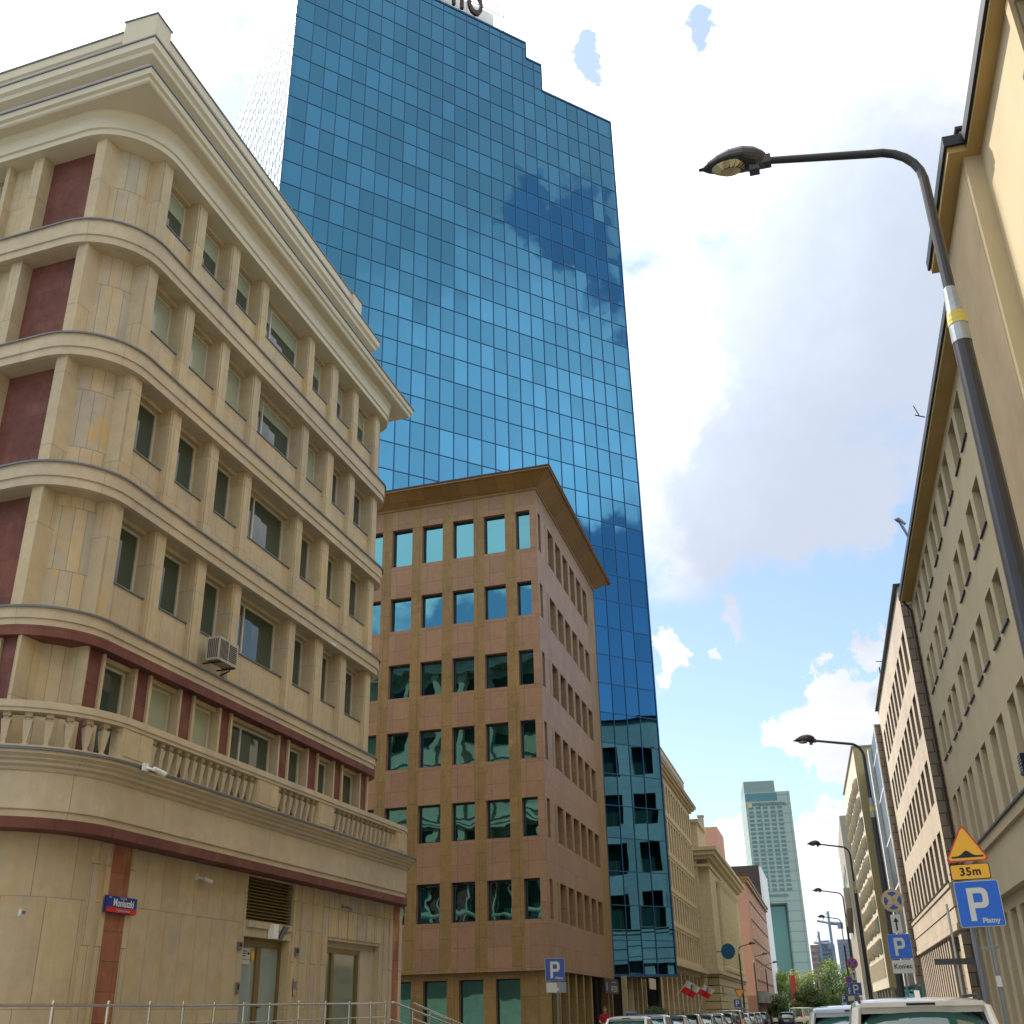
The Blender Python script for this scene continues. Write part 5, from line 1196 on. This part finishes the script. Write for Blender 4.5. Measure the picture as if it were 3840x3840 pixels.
# ================================================================== CARS
def car_proto(kind, col, name):
    """length along x (front = +x), origin on the ground at the middle"""
    rt = thing(name, '', 'car', (0,0,0), 0)
    if kind == 'suv': L, Wd, H, belt, hood, cs = 4.5, .92, 1.66, 1.02, 1.06, [(-2.05,.0),(-1.72,.97),(-1.5,1.0),(.25,1.0),(.95,.0)]
    elif kind == 'hatch': L, Wd, H, belt, hood, cs = 4.1, .87, 1.48, .92, .94, [(-1.9,.0),(-1.45,.95),(-1.1,1.0),(.05,1.0),(.95,.0)]
    elif kind == 'van': L, Wd, H, belt, hood, cs = 4.7, .95, 1.92, 1.08, 1.12, [(-2.25,.0),(-2.15,.96),(-1.95,1.0),(.7,1.0),(1.45,.0)]
    else: L, Wd, H, belt, hood, cs = 4.5, .88, 1.44, .92, .93, [(-1.55,.0),(-.85,.95),(-.6,1.0),(.2,1.0),(1.1,.0)]
    hl = L/2
    def sec(x, zt, w, ztw, zb=.28):   # half-section from sill to top: list of (y,z)
        return [(w*.90,zb),(w*.985,zb+.12),(w,zb+.35),(w*.985,belt-.08 if zt > belt-.08 else zt-.06),(ztw,zt),(ztw*.6,zt+.015),(0,zt+.025)]
    xs = [(-hl,.62,.72),(-hl+.06,.86,.84),(-hl+.2,belt-.02,.95),(-hl+.6,belt,1.0),(-.6,belt,1.0),(.5,belt,1.0),(hl-.95,hood-.08,.99),(hl-.4,hood-.16,.95),(hl-.1,hood-.30,.86),(hl,.60,.74)]
    m = MB(); rings = []
    for x, zt, wf in xs:
        s = sec(x, zt, Wd*wf, Wd*wf*.93); ring = [(x,-y,z) for y, z in s]+[(x,y,z) for y, z in s[::-1][1:]]; rings.append(ring)
    for i in range(len(rings)-1):
        for k in range(len(rings[0])-1): m.poly([rings[i][k],rings[i+1][k],rings[i+1][k+1],rings[i][k+1]])
    m.poly(rings[0][::-1]); m.poly(rings[-1]); m.poly([r[0] for r in rings]+[r[-1] for r in rings][::-1])
    # cabin roof + pillars
    bev = []
    def cab(x, f):   # cabin half width at height fraction
        return Wd*(.95-.13*f)
    def zz(f): return belt+(H-belt)*f
    prof = cs
    R0 = [(x, cab(x,f), zz(f)) for x, f in prof]
    # roof skin between points 1..3 (with crown)
    roof = MB(); rp = [(prof[1][0],zz(prof[1][1]),cab(0,prof[1][1])),((prof[1][0]+prof[2][0])/2,zz(1)+.005,cab(0,1)),(prof[2][0],zz(1)+.02,cab(0,1)),((prof[2][0]+prof[3][0])/2,zz(1)+.035,cab(0,1)*1.01),(prof[3][0],zz(1)+.0,cab(0,1)*.98),(prof[3][0]+.08,zz(1)-.05,cab(0,1)*.98)]
    rr = []
    for x, z, w in rp:
        rr.append([(x,-w*1.02,z-.10),(x,-w,z-.045),(x,-w*.93,z-.005),(x,-w*.55,z+.02),(x,0,z+.028),(x,w*.55,z+.02),(x,w*.93,z-.005),(x,w,z-.045),(x,w*1.02,z-.10)])
    for i in range(len(rr)-1):
        for k in range(8): roof.poly([rr[i][k],rr[i+1][k],rr[i+1][k+1],rr[i][k+1]])
    roof.poly([q for q in rr[0]]); 
    for v, f, mm, uv in ((roof.v, roof.f, roof.m, roof.uv),):
        b = len(m.v); m.v += v; m.f += [tuple(i+b for i in ff) for ff in f]; m.m += mm; m.uv += uv
    # pillars
    def pil(a, b, w=.05):
        for sy in (-1,1): m.tube([(a[0],sy*(a[1]-w*.6),a[2]-.05),(b[0],sy*(b[1]-w*.6),b[2]-.05)],w,8)
    pil(R0[0],R0[1],.055); pil(R0[3],R0[4],.05); mid = (R0[1][0]+R0[3][0])/2; pil((mid,cab(0,0),belt),(mid,cab(0,1),H-.05),.045)
    if kind in ('suv','van'): pil((prof[1][0]+.35,cab(0,0),belt),(prof[1][0]+.3,cab(0,1),H-.05),.06)
    body = m.build('body', PAINT[col], rt, merge=True, smooth=True)
    # glass
    def quad(pts, name):
        g = MB(); g.poly(pts); g.poly([(p[0]*.99,p[1]*.985,p[2]) for p in pts][::-1]); return g.build(name, M['carglass'], rt)
    a, b = R0[0], R0[1]
    # rear glass as a slightly curved sheet with rounded top corners
    g = MB(); n = 10
    for i in range(n):
        for j in range(6):
            def q(i, j): 
                u = -1+2*i/n; v = j/6; wv = (a[1]*.93*(1-v)+b[1]*.86*v)*(1 if v < .8 else 1-.14*((v-.8)/.2)**2); return (a[0]+(b[0]-a[0])*v*.93+.09*u*u-.02-.035*math.sin(v*math.pi), u*wv, a[2]+.05+(b[2]-a[2]-.14)*v-.025*u*u)
            g.poly([q(i,j),q(i,j+1),q(i+1,j+1),q(i+1,j)])
    g.build('rear_window', M['carglass'], rt, smooth=True)
    c, d = R0[3], R0[4]; quad([(c[0]+.05,-c[1]*.93,c[2]-.05),(d[0],-d[1]*.97,d[2]),(d[0],d[1]*.97,d[2]),(c[0]+.05,c[1]*.93,c[2]-.05)],'windscreen')
    for sy in (-1,1): quad([(a[0]+.1,sy*a[1],belt-.01),(b[0]+.03,sy*b[1]*1.0,b[2]-.07),(c[0]-.0,sy*c[1]*1.0,c[2]-.07),(d[0]-.05,sy*d[1],belt-.01)][::sy],'side_window')
    # wheels
    t = MB(); t.tube([(0,-.11,0),(0,-.09,0),(0,.09,0),(0,.11,0)],[.27,.32,.32,.27],20); tm = t.mesh('tyre', M['tyre'], smooth=True)
    r_ = MB(); r_.tube([(0,-.115,0),(0,.115,0)],.2,16); rm = r_.mesh('rim', M['rim'])
    for x in (-hl+.85, hl-.85):
        for sy in (-1,1): w_ = link('wheel', tm, rt, (x,sy*(Wd-.1),.33)); link('rim', rm, w_)
    for sy in (-1,1):
        e = MB(); e.box(-hl-.02+.12,-hl+.32,sy*Wd*.86,sy*Wd*.60,belt-.26 if kind != 'van' else belt-.1,belt-.02 if kind != 'van' else belt+.25); e.build('tail_light', M['tail'], rt)
        e = MB(); e.box(hl-.4,hl-.06,sy*Wd*.84,sy*Wd*.5,.62,.78); e.build('headlight', M['head'], rt)
        e = MB(); e.slab([(.75,belt+.0),(.95,belt),(.93,belt+.14),(.8,belt+.14)],sy*(Wd+.02),sy*(Wd+.2)); e.build('wing_mirror', PAINT[col], rt)
    e = MB(); e.box(-hl-.03,-hl+.02,-.26,.26,.66,.77); e.build('number_plate', M['plate'], rt); e = MB(); e.box(-hl-.06,-hl+.1,-Wd*.8,Wd*.8,.3,.5); e.box(hl-.1,hl+.03,-Wd*.75,Wd*.75,.3,.5); e.build('bumper_trim', M['trim'], rt)
    if kind in ('suv','van'):
        for sy in (-1,1): e = MB(); y = sy*cab(0,1)*.90; e.tube([(prof[1][0]+.1,y,H-.0),(prof[1][0]+.25,y,H+.06),(prof[3][0]-.2,y,H+.065),(prof[3][0],y,H+.0)],.018,6); e.build('roof_rail', M['trim'], rt)
    f = MB(); f.slab([(prof[1][0]+.16,H+.02),(prof[1][0]+.5,H+.02),(prof[1][0]+.28,H+.12),(prof[1][0]+.22,H+.125)],-.03,.03); f.build('antenna', M['trim'] if kind != 'suv' else PAINT[col], rt)
    # spoiler lip with high brake light
    f = MB(); f.box(prof[1][0]-.10,prof[1][0]+.1,-cab(0,1)*.9,cab(0,1)*.9,zz(prof[1][1])-.03,zz(prof[1][1])+.02); so = f.build('spoiler', PAINT[col], rt)
    f = MB(); f.box(prof[1][0]-.112,prof[1][0]-.09,-.16,.16,zz(prof[1][1])-.018,zz(prof[1][1])+.008); f.build('brake_light', M['trim'], so)
    return rt
cars = {k: car_proto(*k, n) for k, n in ((('suv','pearl'),'parked_car'),(('hatch','silver'),'parked_car'),(('van','cream'),'parked_van'),(('hatch','black'),'parked_car'),(('sedan','white'),'parked_car'),(('sedan','grey'),'parked_car'))}
used = set()
def put(kind, s, t, label, back=False, group=None, dz=0.0, rz=0):
    src = cars[kind]; o = src if kind not in used else copy_tree(src); used.add(kind); w = W(s,t)
    o.location = (w.x,w.y,.012+dz); o.rotation_euler = (0,0,ROT(14.6+(180 if back else 0)+rz)); o['label'] = label; o['category'] = 'car'
    if group: o['group'] = group
GR, GL = 'cars parked along the right kerb', 'cars parked along the left kerb'
put(('suv','pearl'), 16.4, 1.0, 'nearest pearl white car at the lower right, only its roof and rear window in view', group=GR)
put(('hatch','silver'), 22.4, .35, 'silver hatchback with dark roof antenna just beyond the nearest white car', group=GR, dz=.13)
put(('sedan','white'), 28.6, .70, 'white car parked third along the right kerb', group=GR, dz=.1)
put(('suv','pearl'), 34.6, .75, 'pearl white car parked fourth along the right kerb', group=GR)
for i, (kd, s, lb) in enumerate(((('sedan','white'),44.5,'white car under the blue parking sign, nearest of the left row'),(('hatch','silver'),50.2,'silver hatchback before the red-shirted man'),(('sedan','grey'),56.,'grey saloon beside the dark blue parking meter'),(('hatch','black'),62.2,'black hatchback in front of the brown planter'),
        (('sedan','grey'),69.,'grey saloon before the pinstripe building'),(('hatch','silver'),76,'silver hatchback below the first flag'),(('hatch','black'),83,'black hatchback with red tail light before the pinstripe building'),(('van','cream'),91,'cream van parked in front of the rusticated corner'),
        (('sedan','white'),99,'white saloon just beyond the cream van'),(('sedan','grey'),107,'grey saloon before the column bays'),(('hatch','silver'),116,'silver hatchback nearing the pink building'),(('hatch','black'),126,'farthest black hatchback of the left row'))):
    put(kd, s, -7.4, lb, group=GL, dz=.06 if kd[0] in ('hatch','sedan') else -.2)
put(('hatch','black'), 127, -4.7, 'dark car driving away down the middle of the street')
put(('sedan','white'), 150, -6.4, 'white car at the far end of the street left of the dark car')
put(('van','cream'), 140, -3.1, 'pale van at the far end of the street right of the dark car', rz=25)

# ================================================================== TREES
def tree(az, d, h, w, label, lf, seed, n=2600):
    p = AZ(az,d); rt = thing('street_tree', label, 'tree', p, 0, 'trees at the end of the street'); rnd = random.Random(seed)
    t = MB(); t.tube([(0,0,0),(.1,0,h*.25),(-.1,.1,h*.5),(.1,0,h*.8)],[.28,.22,.15,.05],8)
    cl = []
    for q in range(16):
        a = rnd.uniform(0,6.28); z = rnd.uniform(.30,.92)*h; rr = w*.5*math.sin(min(1,max(.15,(z/h-.15)/.6))*math.pi*.55+.35)*rnd.uniform(.35,.95); c = (rr*math.cos(a), rr*math.sin(a), z); cl.append((c, rnd.uniform(.14,.25)*w)); 
        t.tube([(0,0,z*.62),(c[0]*.5,c[1]*.5,z*.85),c],[.09,.06,.02],5,cap=False)
    t.build('trunk', M['bark'], rt, smooth=True)
    m = MB()
    for q in range(n):
        c, r = rnd.choice(cl); v = Vector((rnd.gauss(0,1),rnd.gauss(0,1),rnd.gauss(0,.8))); v = v.normalized()*r*rnd.uniform(.35,1.12); q0 = Vector(c)+v
        a = Vector((rnd.uniform(-1,1),rnd.uniform(-1,1),rnd.uniform(-1,1))).normalized(); b = a.orthogonal().normalized(); s_ = rnd.uniform(.10,.24)
        m.poly([tuple(q0-a*s_),tuple(q0-b*s_*.6),tuple(q0+a*s_),tuple(q0+b*s_*.6)])
    m.build('crown', LEAF[lf], rt)
for a in ((12.1,205,8.2,6.0,'green tree left of the red banner at the end of the street',0,1),(12.75,225,8.6,6.5,'tree behind the red banner with pale patches showing through',1,2),(13.35,235,8.4,7,'yellowish tree in the middle of the group at the end of the street',1,3),(14.05,190,7.4,6,'light green rounded tree right of the middle',0,4),
          (14.75,185,8.6,6.5,'tallest green tree of the group',0,5),(15.35,175,7.0,6.,'dark green tree directly behind the small parking sign',2,6),(15.9,200,8.3,6,'green tree beside the foot of the farther street lamps',0,7),(13.7,160,4.2,5,'low dark shrub like tree at the foot of the group',2,8),(12.4,150,3.4,4,'low bushy tree at street level by the pale van',2,9)): tree(*a)
def banner():
    p = AZ(12.95,170); rt = thing('red_banner', 'tall narrow red banner with white lettering before the trees', 'banner', p, face(p,0)); m = MB(); m.box(-.3,.35,0,.05,1.8,6.2); m.build('cloth', M['sred'], rt); m = MB(); m.tube([(-.38,.03,0),(-.38,.03,6.6)],.05,6); m.build('pole', M['zinc'], rt)
    m = MB(); m.box(-.15,.2,-.012,0,2.1,3.2); m.build('print', M['wht'], rt)
banner()

# ================================================================== CAMERA
F = 4037.06; PI_, RO = R(25.139), R(-1.2443)
c_, s_ = math.cos(PI_), math.sin(PI_); r0 = Vector((1,0,0)); f0 = Vector((0,c_,s_)); u0 = Vector((0,-s_,c_))
cr_, sr_ = math.cos(RO), math.sin(RO); right = r0*cr_+u0*sr_; upv = -r0*sr_+u0*cr_
cam = bpy.data.cameras.new('camera'); co = bpy.data.objects.new('camera', cam); C.objects.link(co)
co.matrix_world = Matrix(((right.x,upv.x,-f0.x,0),(right.y,upv.y,-f0.y,0),(right.z,upv.z,-f0.z,EYE),(0,0,0,1)))
cam.sensor_width = 36; cam.lens = F/3840*36; cam.clip_end = 5000; cam.clip_start = .05; scn.camera = co
def pxdir(x, y): return (right*((x-1920)/F)-upv*((y-1920)/F)+f0).normalized()

# ================================================================== LIGHT
SUN_AZ, SUN_EL = -39.0, 50.5
sl = bpy.data.lights.new('sun', 'SUN'); sl.energy = 4.6; sl.angle = R(.55); sl.color = (1,.93,.82); so = bpy.data.objects.new('sun', sl); C.objects.link(so)
sd = Vector((math.sin(R(SUN_AZ))*math.cos(R(SUN_EL)), math.cos(R(SUN_AZ))*math.cos(R(SUN_EL)), math.sin(R(SUN_EL)))); so.rotation_euler = sd.to_track_quat('Z','Y').to_euler(); so.location = (0,0,120)
wd = bpy.data.worlds.new('World'); scn.world = wd; wd.use_nodes = True; nt = wd.node_tree; nt.nodes.clear()
class WT(NT):
    def __init__(s): s.t = nt
t = WT(); wo = t.n('ShaderNodeOutputWorld'); bg = t.n('ShaderNodeBackground'); t.l(bg.outputs[0], wo.inputs[0])
sky = t.n('ShaderNodeTexSky', _sky_type='NISHITA', _sun_disc=False, _sun_elevation=R(SUN_EL), _sun_rotation=R(SUN_AZ), _air_density=1.0, _dust_density=.6, _ozone_density=1.0, _altitude=100)
SKY_K = .15
tc = t.n('ShaderNodeTexCoord'); dv = tc.outputs['Generated']
def math_(op, a, b=None, clamp=False):
    m = t.n('ShaderNodeMath', _operation=op, _use_clamp=clamp)
    for i, v in enumerate((a, b)):
        if v is None: continue
        if hasattr(v, 'links'): t.l(v, m.inputs[i])
        else: m.inputs[i].default_value = v
    return m.outputs[0]
wz = t.n('ShaderNodeTexNoise', Scale=16.0, Detail=7.0, Roughness=.62); t.l(dv, wz.inputs['Vector'])
wa = t.n('ShaderNodeVectorMath', _operation='SUBTRACT'); t.l(wz.outputs['Color'], wa.inputs[0]); wa.inputs[1].default_value = (.5,.5,.5)
wb = t.n('ShaderNodeVectorMath', _operation='SCALE'); t.l(wa.outputs[0], wb.inputs[0]); wb.inputs['Scale'].default_value = .11
wc = t.n('ShaderNodeVectorMath', _operation='ADD'); t.l(wb.outputs[0], wc.inputs[0]); t.l(dv, wc.inputs[1])
wd_ = t.n('ShaderNodeVectorMath', _operation='NORMALIZE'); t.l(wc.outputs[0], wd_.inputs[0]); DVW = wd_.outputs[0]
def blob(d, rad, soft=.5):
    """1 inside the given angular radius, falling smoothly to 0"""
    dt = t.n('ShaderNodeVectorMath', _operation='DOT_PRODUCT'); t.l(DVW, dt.inputs[0]); dt.inputs[1].default_value = tuple(d)
    mr = t.n('ShaderNodeMapRange', _interpolation_type='SMOOTHSTEP', _clamp=True); t.l(dt.outputs['Value'], mr.inputs[0])
    mr.inputs[1].default_value = math.cos(R(rad*(1+soft))); mr.inputs[2].default_value = math.cos(R(rad*(1-soft))); return mr.outputs[0]
sx = t.n('ShaderNodeSeparateXYZ'); t.l(dv, sx.inputs[0])
den = math_('ADD', math_('MAXIMUM', sx.outputs[2], .0), .30)
cx = t.n('ShaderNodeCombineXYZ'); t.l(math_('DIVIDE', sx.outputs[0], den), cx.inputs[0]); t.l(math_('DIVIDE', sx.outputs[1], den), cx.inputs[1]); t.l(math_('MULTIPLY', sx.outputs[2], 1.1), cx.inputs[2])
n1 = t.n('ShaderNodeTexNoise', Scale=3.4, Detail=9.0, Roughness=.58, Distortion=.15); t.l(cx.outputs[0], n1.inputs['Vector'])
n2 = t.n('ShaderNodeTexNoise', Scale=1.5, Detail=6.0, Roughness=.55); 
mp = t.n('ShaderNodeMapping'); mp.inputs['Location'].default_value = (3.1,7.7,1.3); t.l(cx.outputs[0], mp.inputs[0]); t.l(mp.outputs[0], n2.inputs['Vector'])
dens = math_('MULTIPLY', math_('SUBTRACT', n1.outputs[0], .5), 1.5)
mr = t.n('ShaderNodeMapRange', _interpolation_type='SMOOTHSTEP'); t.l(sx.outputs[2], mr.inputs[0]); mr.inputs[1].default_value = .26; mr.inputs[2].default_value = .47; mr.inputs[3].default_value = -.22; mr.inputs[4].default_value = .36
dens = math_('ADD', dens, mr.outputs[0])
for (x, y, r_, a) in ((2215,225,.95,-.62),(2590,80,.7,-.5),(2640,170,.6,-.55),(2300,80,.4,-.3),(780,230,3.0,-.36),(860,520,1.8,-.32),(90,230,1.6,-.36),(2750,2560,5.0,-.30),(3050,2330,3.0,-.34),(3400,2030,1.3,-.5),(2560,2950,4,-.25),(2600,2250,2.2,.25),(2800,2050,3.0,.22),(3150,1950,2.6,.22),
                      (3230,2620,2.0,.95),(3120,2560,1.1,.8),(3330,2680,1.8,.8),(3020,2760,1.5,.85),(2900,2790,.9,.7),(3120,2850,1.2,.7),(3260,2820,1.2,.5),(3285,2372,.8,1.0),(2500,2395,1.0,.9),(2780,2345,.7,.6),(2490,2515,.6,.8),(2650,2462,.3,.6),(2740,3160,1.4,.9),(2800,3260,1.2,.5),(3080,3200,1.7,.9),(3090,3400,1.8,.6),(3040,3560,2.0,.5)):
    dens = math_('ADD', dens, math_('MULTIPLY', blob(pxdir(x,y), r_), a))
# the sky that the tower mirrors, to the right and above: patches of deep blue
for (a, e, r_, k) in ((113,39.5,1.7,-.62),(110.8,36.8,1.5,-.62),(109,34,1.0,-.55),(115.5,41,1.0,-.5),(111.5,41.5,1.1,-.5),(110,18,5.5,-.7),(114,16,6,-.6),(120,47,12,.35),(116,30,6,.35),(108,26,3,.3)):
    d = Vector((math.sin(R(a))*math.cos(R(e)), math.cos(R(a))*math.cos(R(e)), math.sin(R(e)))); dens = math_('ADD', dens, math_('MULTIPLY', blob(d, r_, .6), k))
cov = t.n('ShaderNodeMapRange', _interpolation_type='SMOOTHSTEP'); t.l(dens, cov.inputs[0]); cov.inputs[1].default_value = -.02; cov.inputs[2].default_value = .36
# cloud colour: white, grey-blue undersides in thick places, brilliant around the sun
shade = math_('ADD', math_('MULTIPLY', math_('SUBTRACT', n2.outputs[0], .5), 1.8), .16)
for (x, y, r_, a) in ((3300,1350,8,.75),(3050,1900,5,.45),(2600,2050,4.5,.35),(2750,950,9,.16),(3300,300,9,.34),(2400,500,5,-.25),(2480,1450,3.2,-.5),(3080,3200,1.5,-.3),(3300,1750,2.2,-.3),(3420,2640,1.2,.3)):
    shade = math_('ADD', shade, math_('MULTIPLY', blob(pxdir(x,y), r_, .8), a))
shr = t.n('ShaderNodeMapRange', _interpolation_type='SMOOTHSTEP'); t.l(shade, shr.inputs[0]); shr.inputs[1].default_value = .0; shr.inputs[2].default_value = .95
ccol = mixc(t, shr.outputs[0], (1.0,1.0,1.0), (.55,.61,.73))
glow = blob(sd, 26, .95)
br = math_('ADD', math_('MULTIPLY', glow, 1.3), .88)
# extra brightness added to unseen clouds behind the camera, to light the facades
rear = t.n('ShaderNodeMapRange', _interpolation_type='SMOOTHSTEP'); t.l(sx.outputs[1], rear.inputs[0]); rear.inputs[1].default_value = .15; rear.inputs[2].default_value = -.45; rear.inputs[3].default_value = 0; rear.inputs[4].default_value = .25
br = math_('ADD', br, rear.outputs[0])
for (a, e, r_, k) in ((124,50,15,-.36),(117,30,6,.45),(113,27,3,.2)):
    d = Vector((math.sin(R(a))*math.cos(R(e)), math.cos(R(a))*math.cos(R(e)), math.sin(R(e)))); br = math_('ADD', br, math_('MULTIPLY', blob(d, r_, .8), k))
cc = t.n('ShaderNodeVectorMath', _operation='SCALE'); t.l(ccol, cc.inputs[0]); t.l(br, cc.inputs['Scale'])
sk = t.n('ShaderNodeVectorMath', _operation='SCALE'); t.l(sky.outputs[0], sk.inputs[0]); sk.inputs['Scale'].default_value = SKY_K
# thin haze whitening the blue towards the horizon
hz = t.n('ShaderNodeMapRange', _interpolation_type='SMOOTHSTEP'); t.l(sx.outputs[2], hz.inputs[0]); hz.inputs[1].default_value = .30; hz.inputs[2].default_value = .75; hz.inputs[3].default_value = .12; hz.inputs[4].default_value = .48
skh = mixc(t, hz.outputs[0], sk.outputs[0], (.62,.76,.92))
t.l(mixc(t, cov.outputs[0], skh, cc.outputs[0]), bg.inputs['Color']); bg.inputs['Strength'].default_value = 1.0
scn.view_settings.view_transform = 'Standard'; scn.view_settings.look = 'None'; scn.view_settings.exposure = 0.45; scn.view_settings.gamma = 1.0
scn.cycles.max_bounces = 7; scn.cycles.diffuse_bounces = 4; scn.cycles.glossy_bounces = 5; scn.cycles.sample_clamp_indirect = 6.0
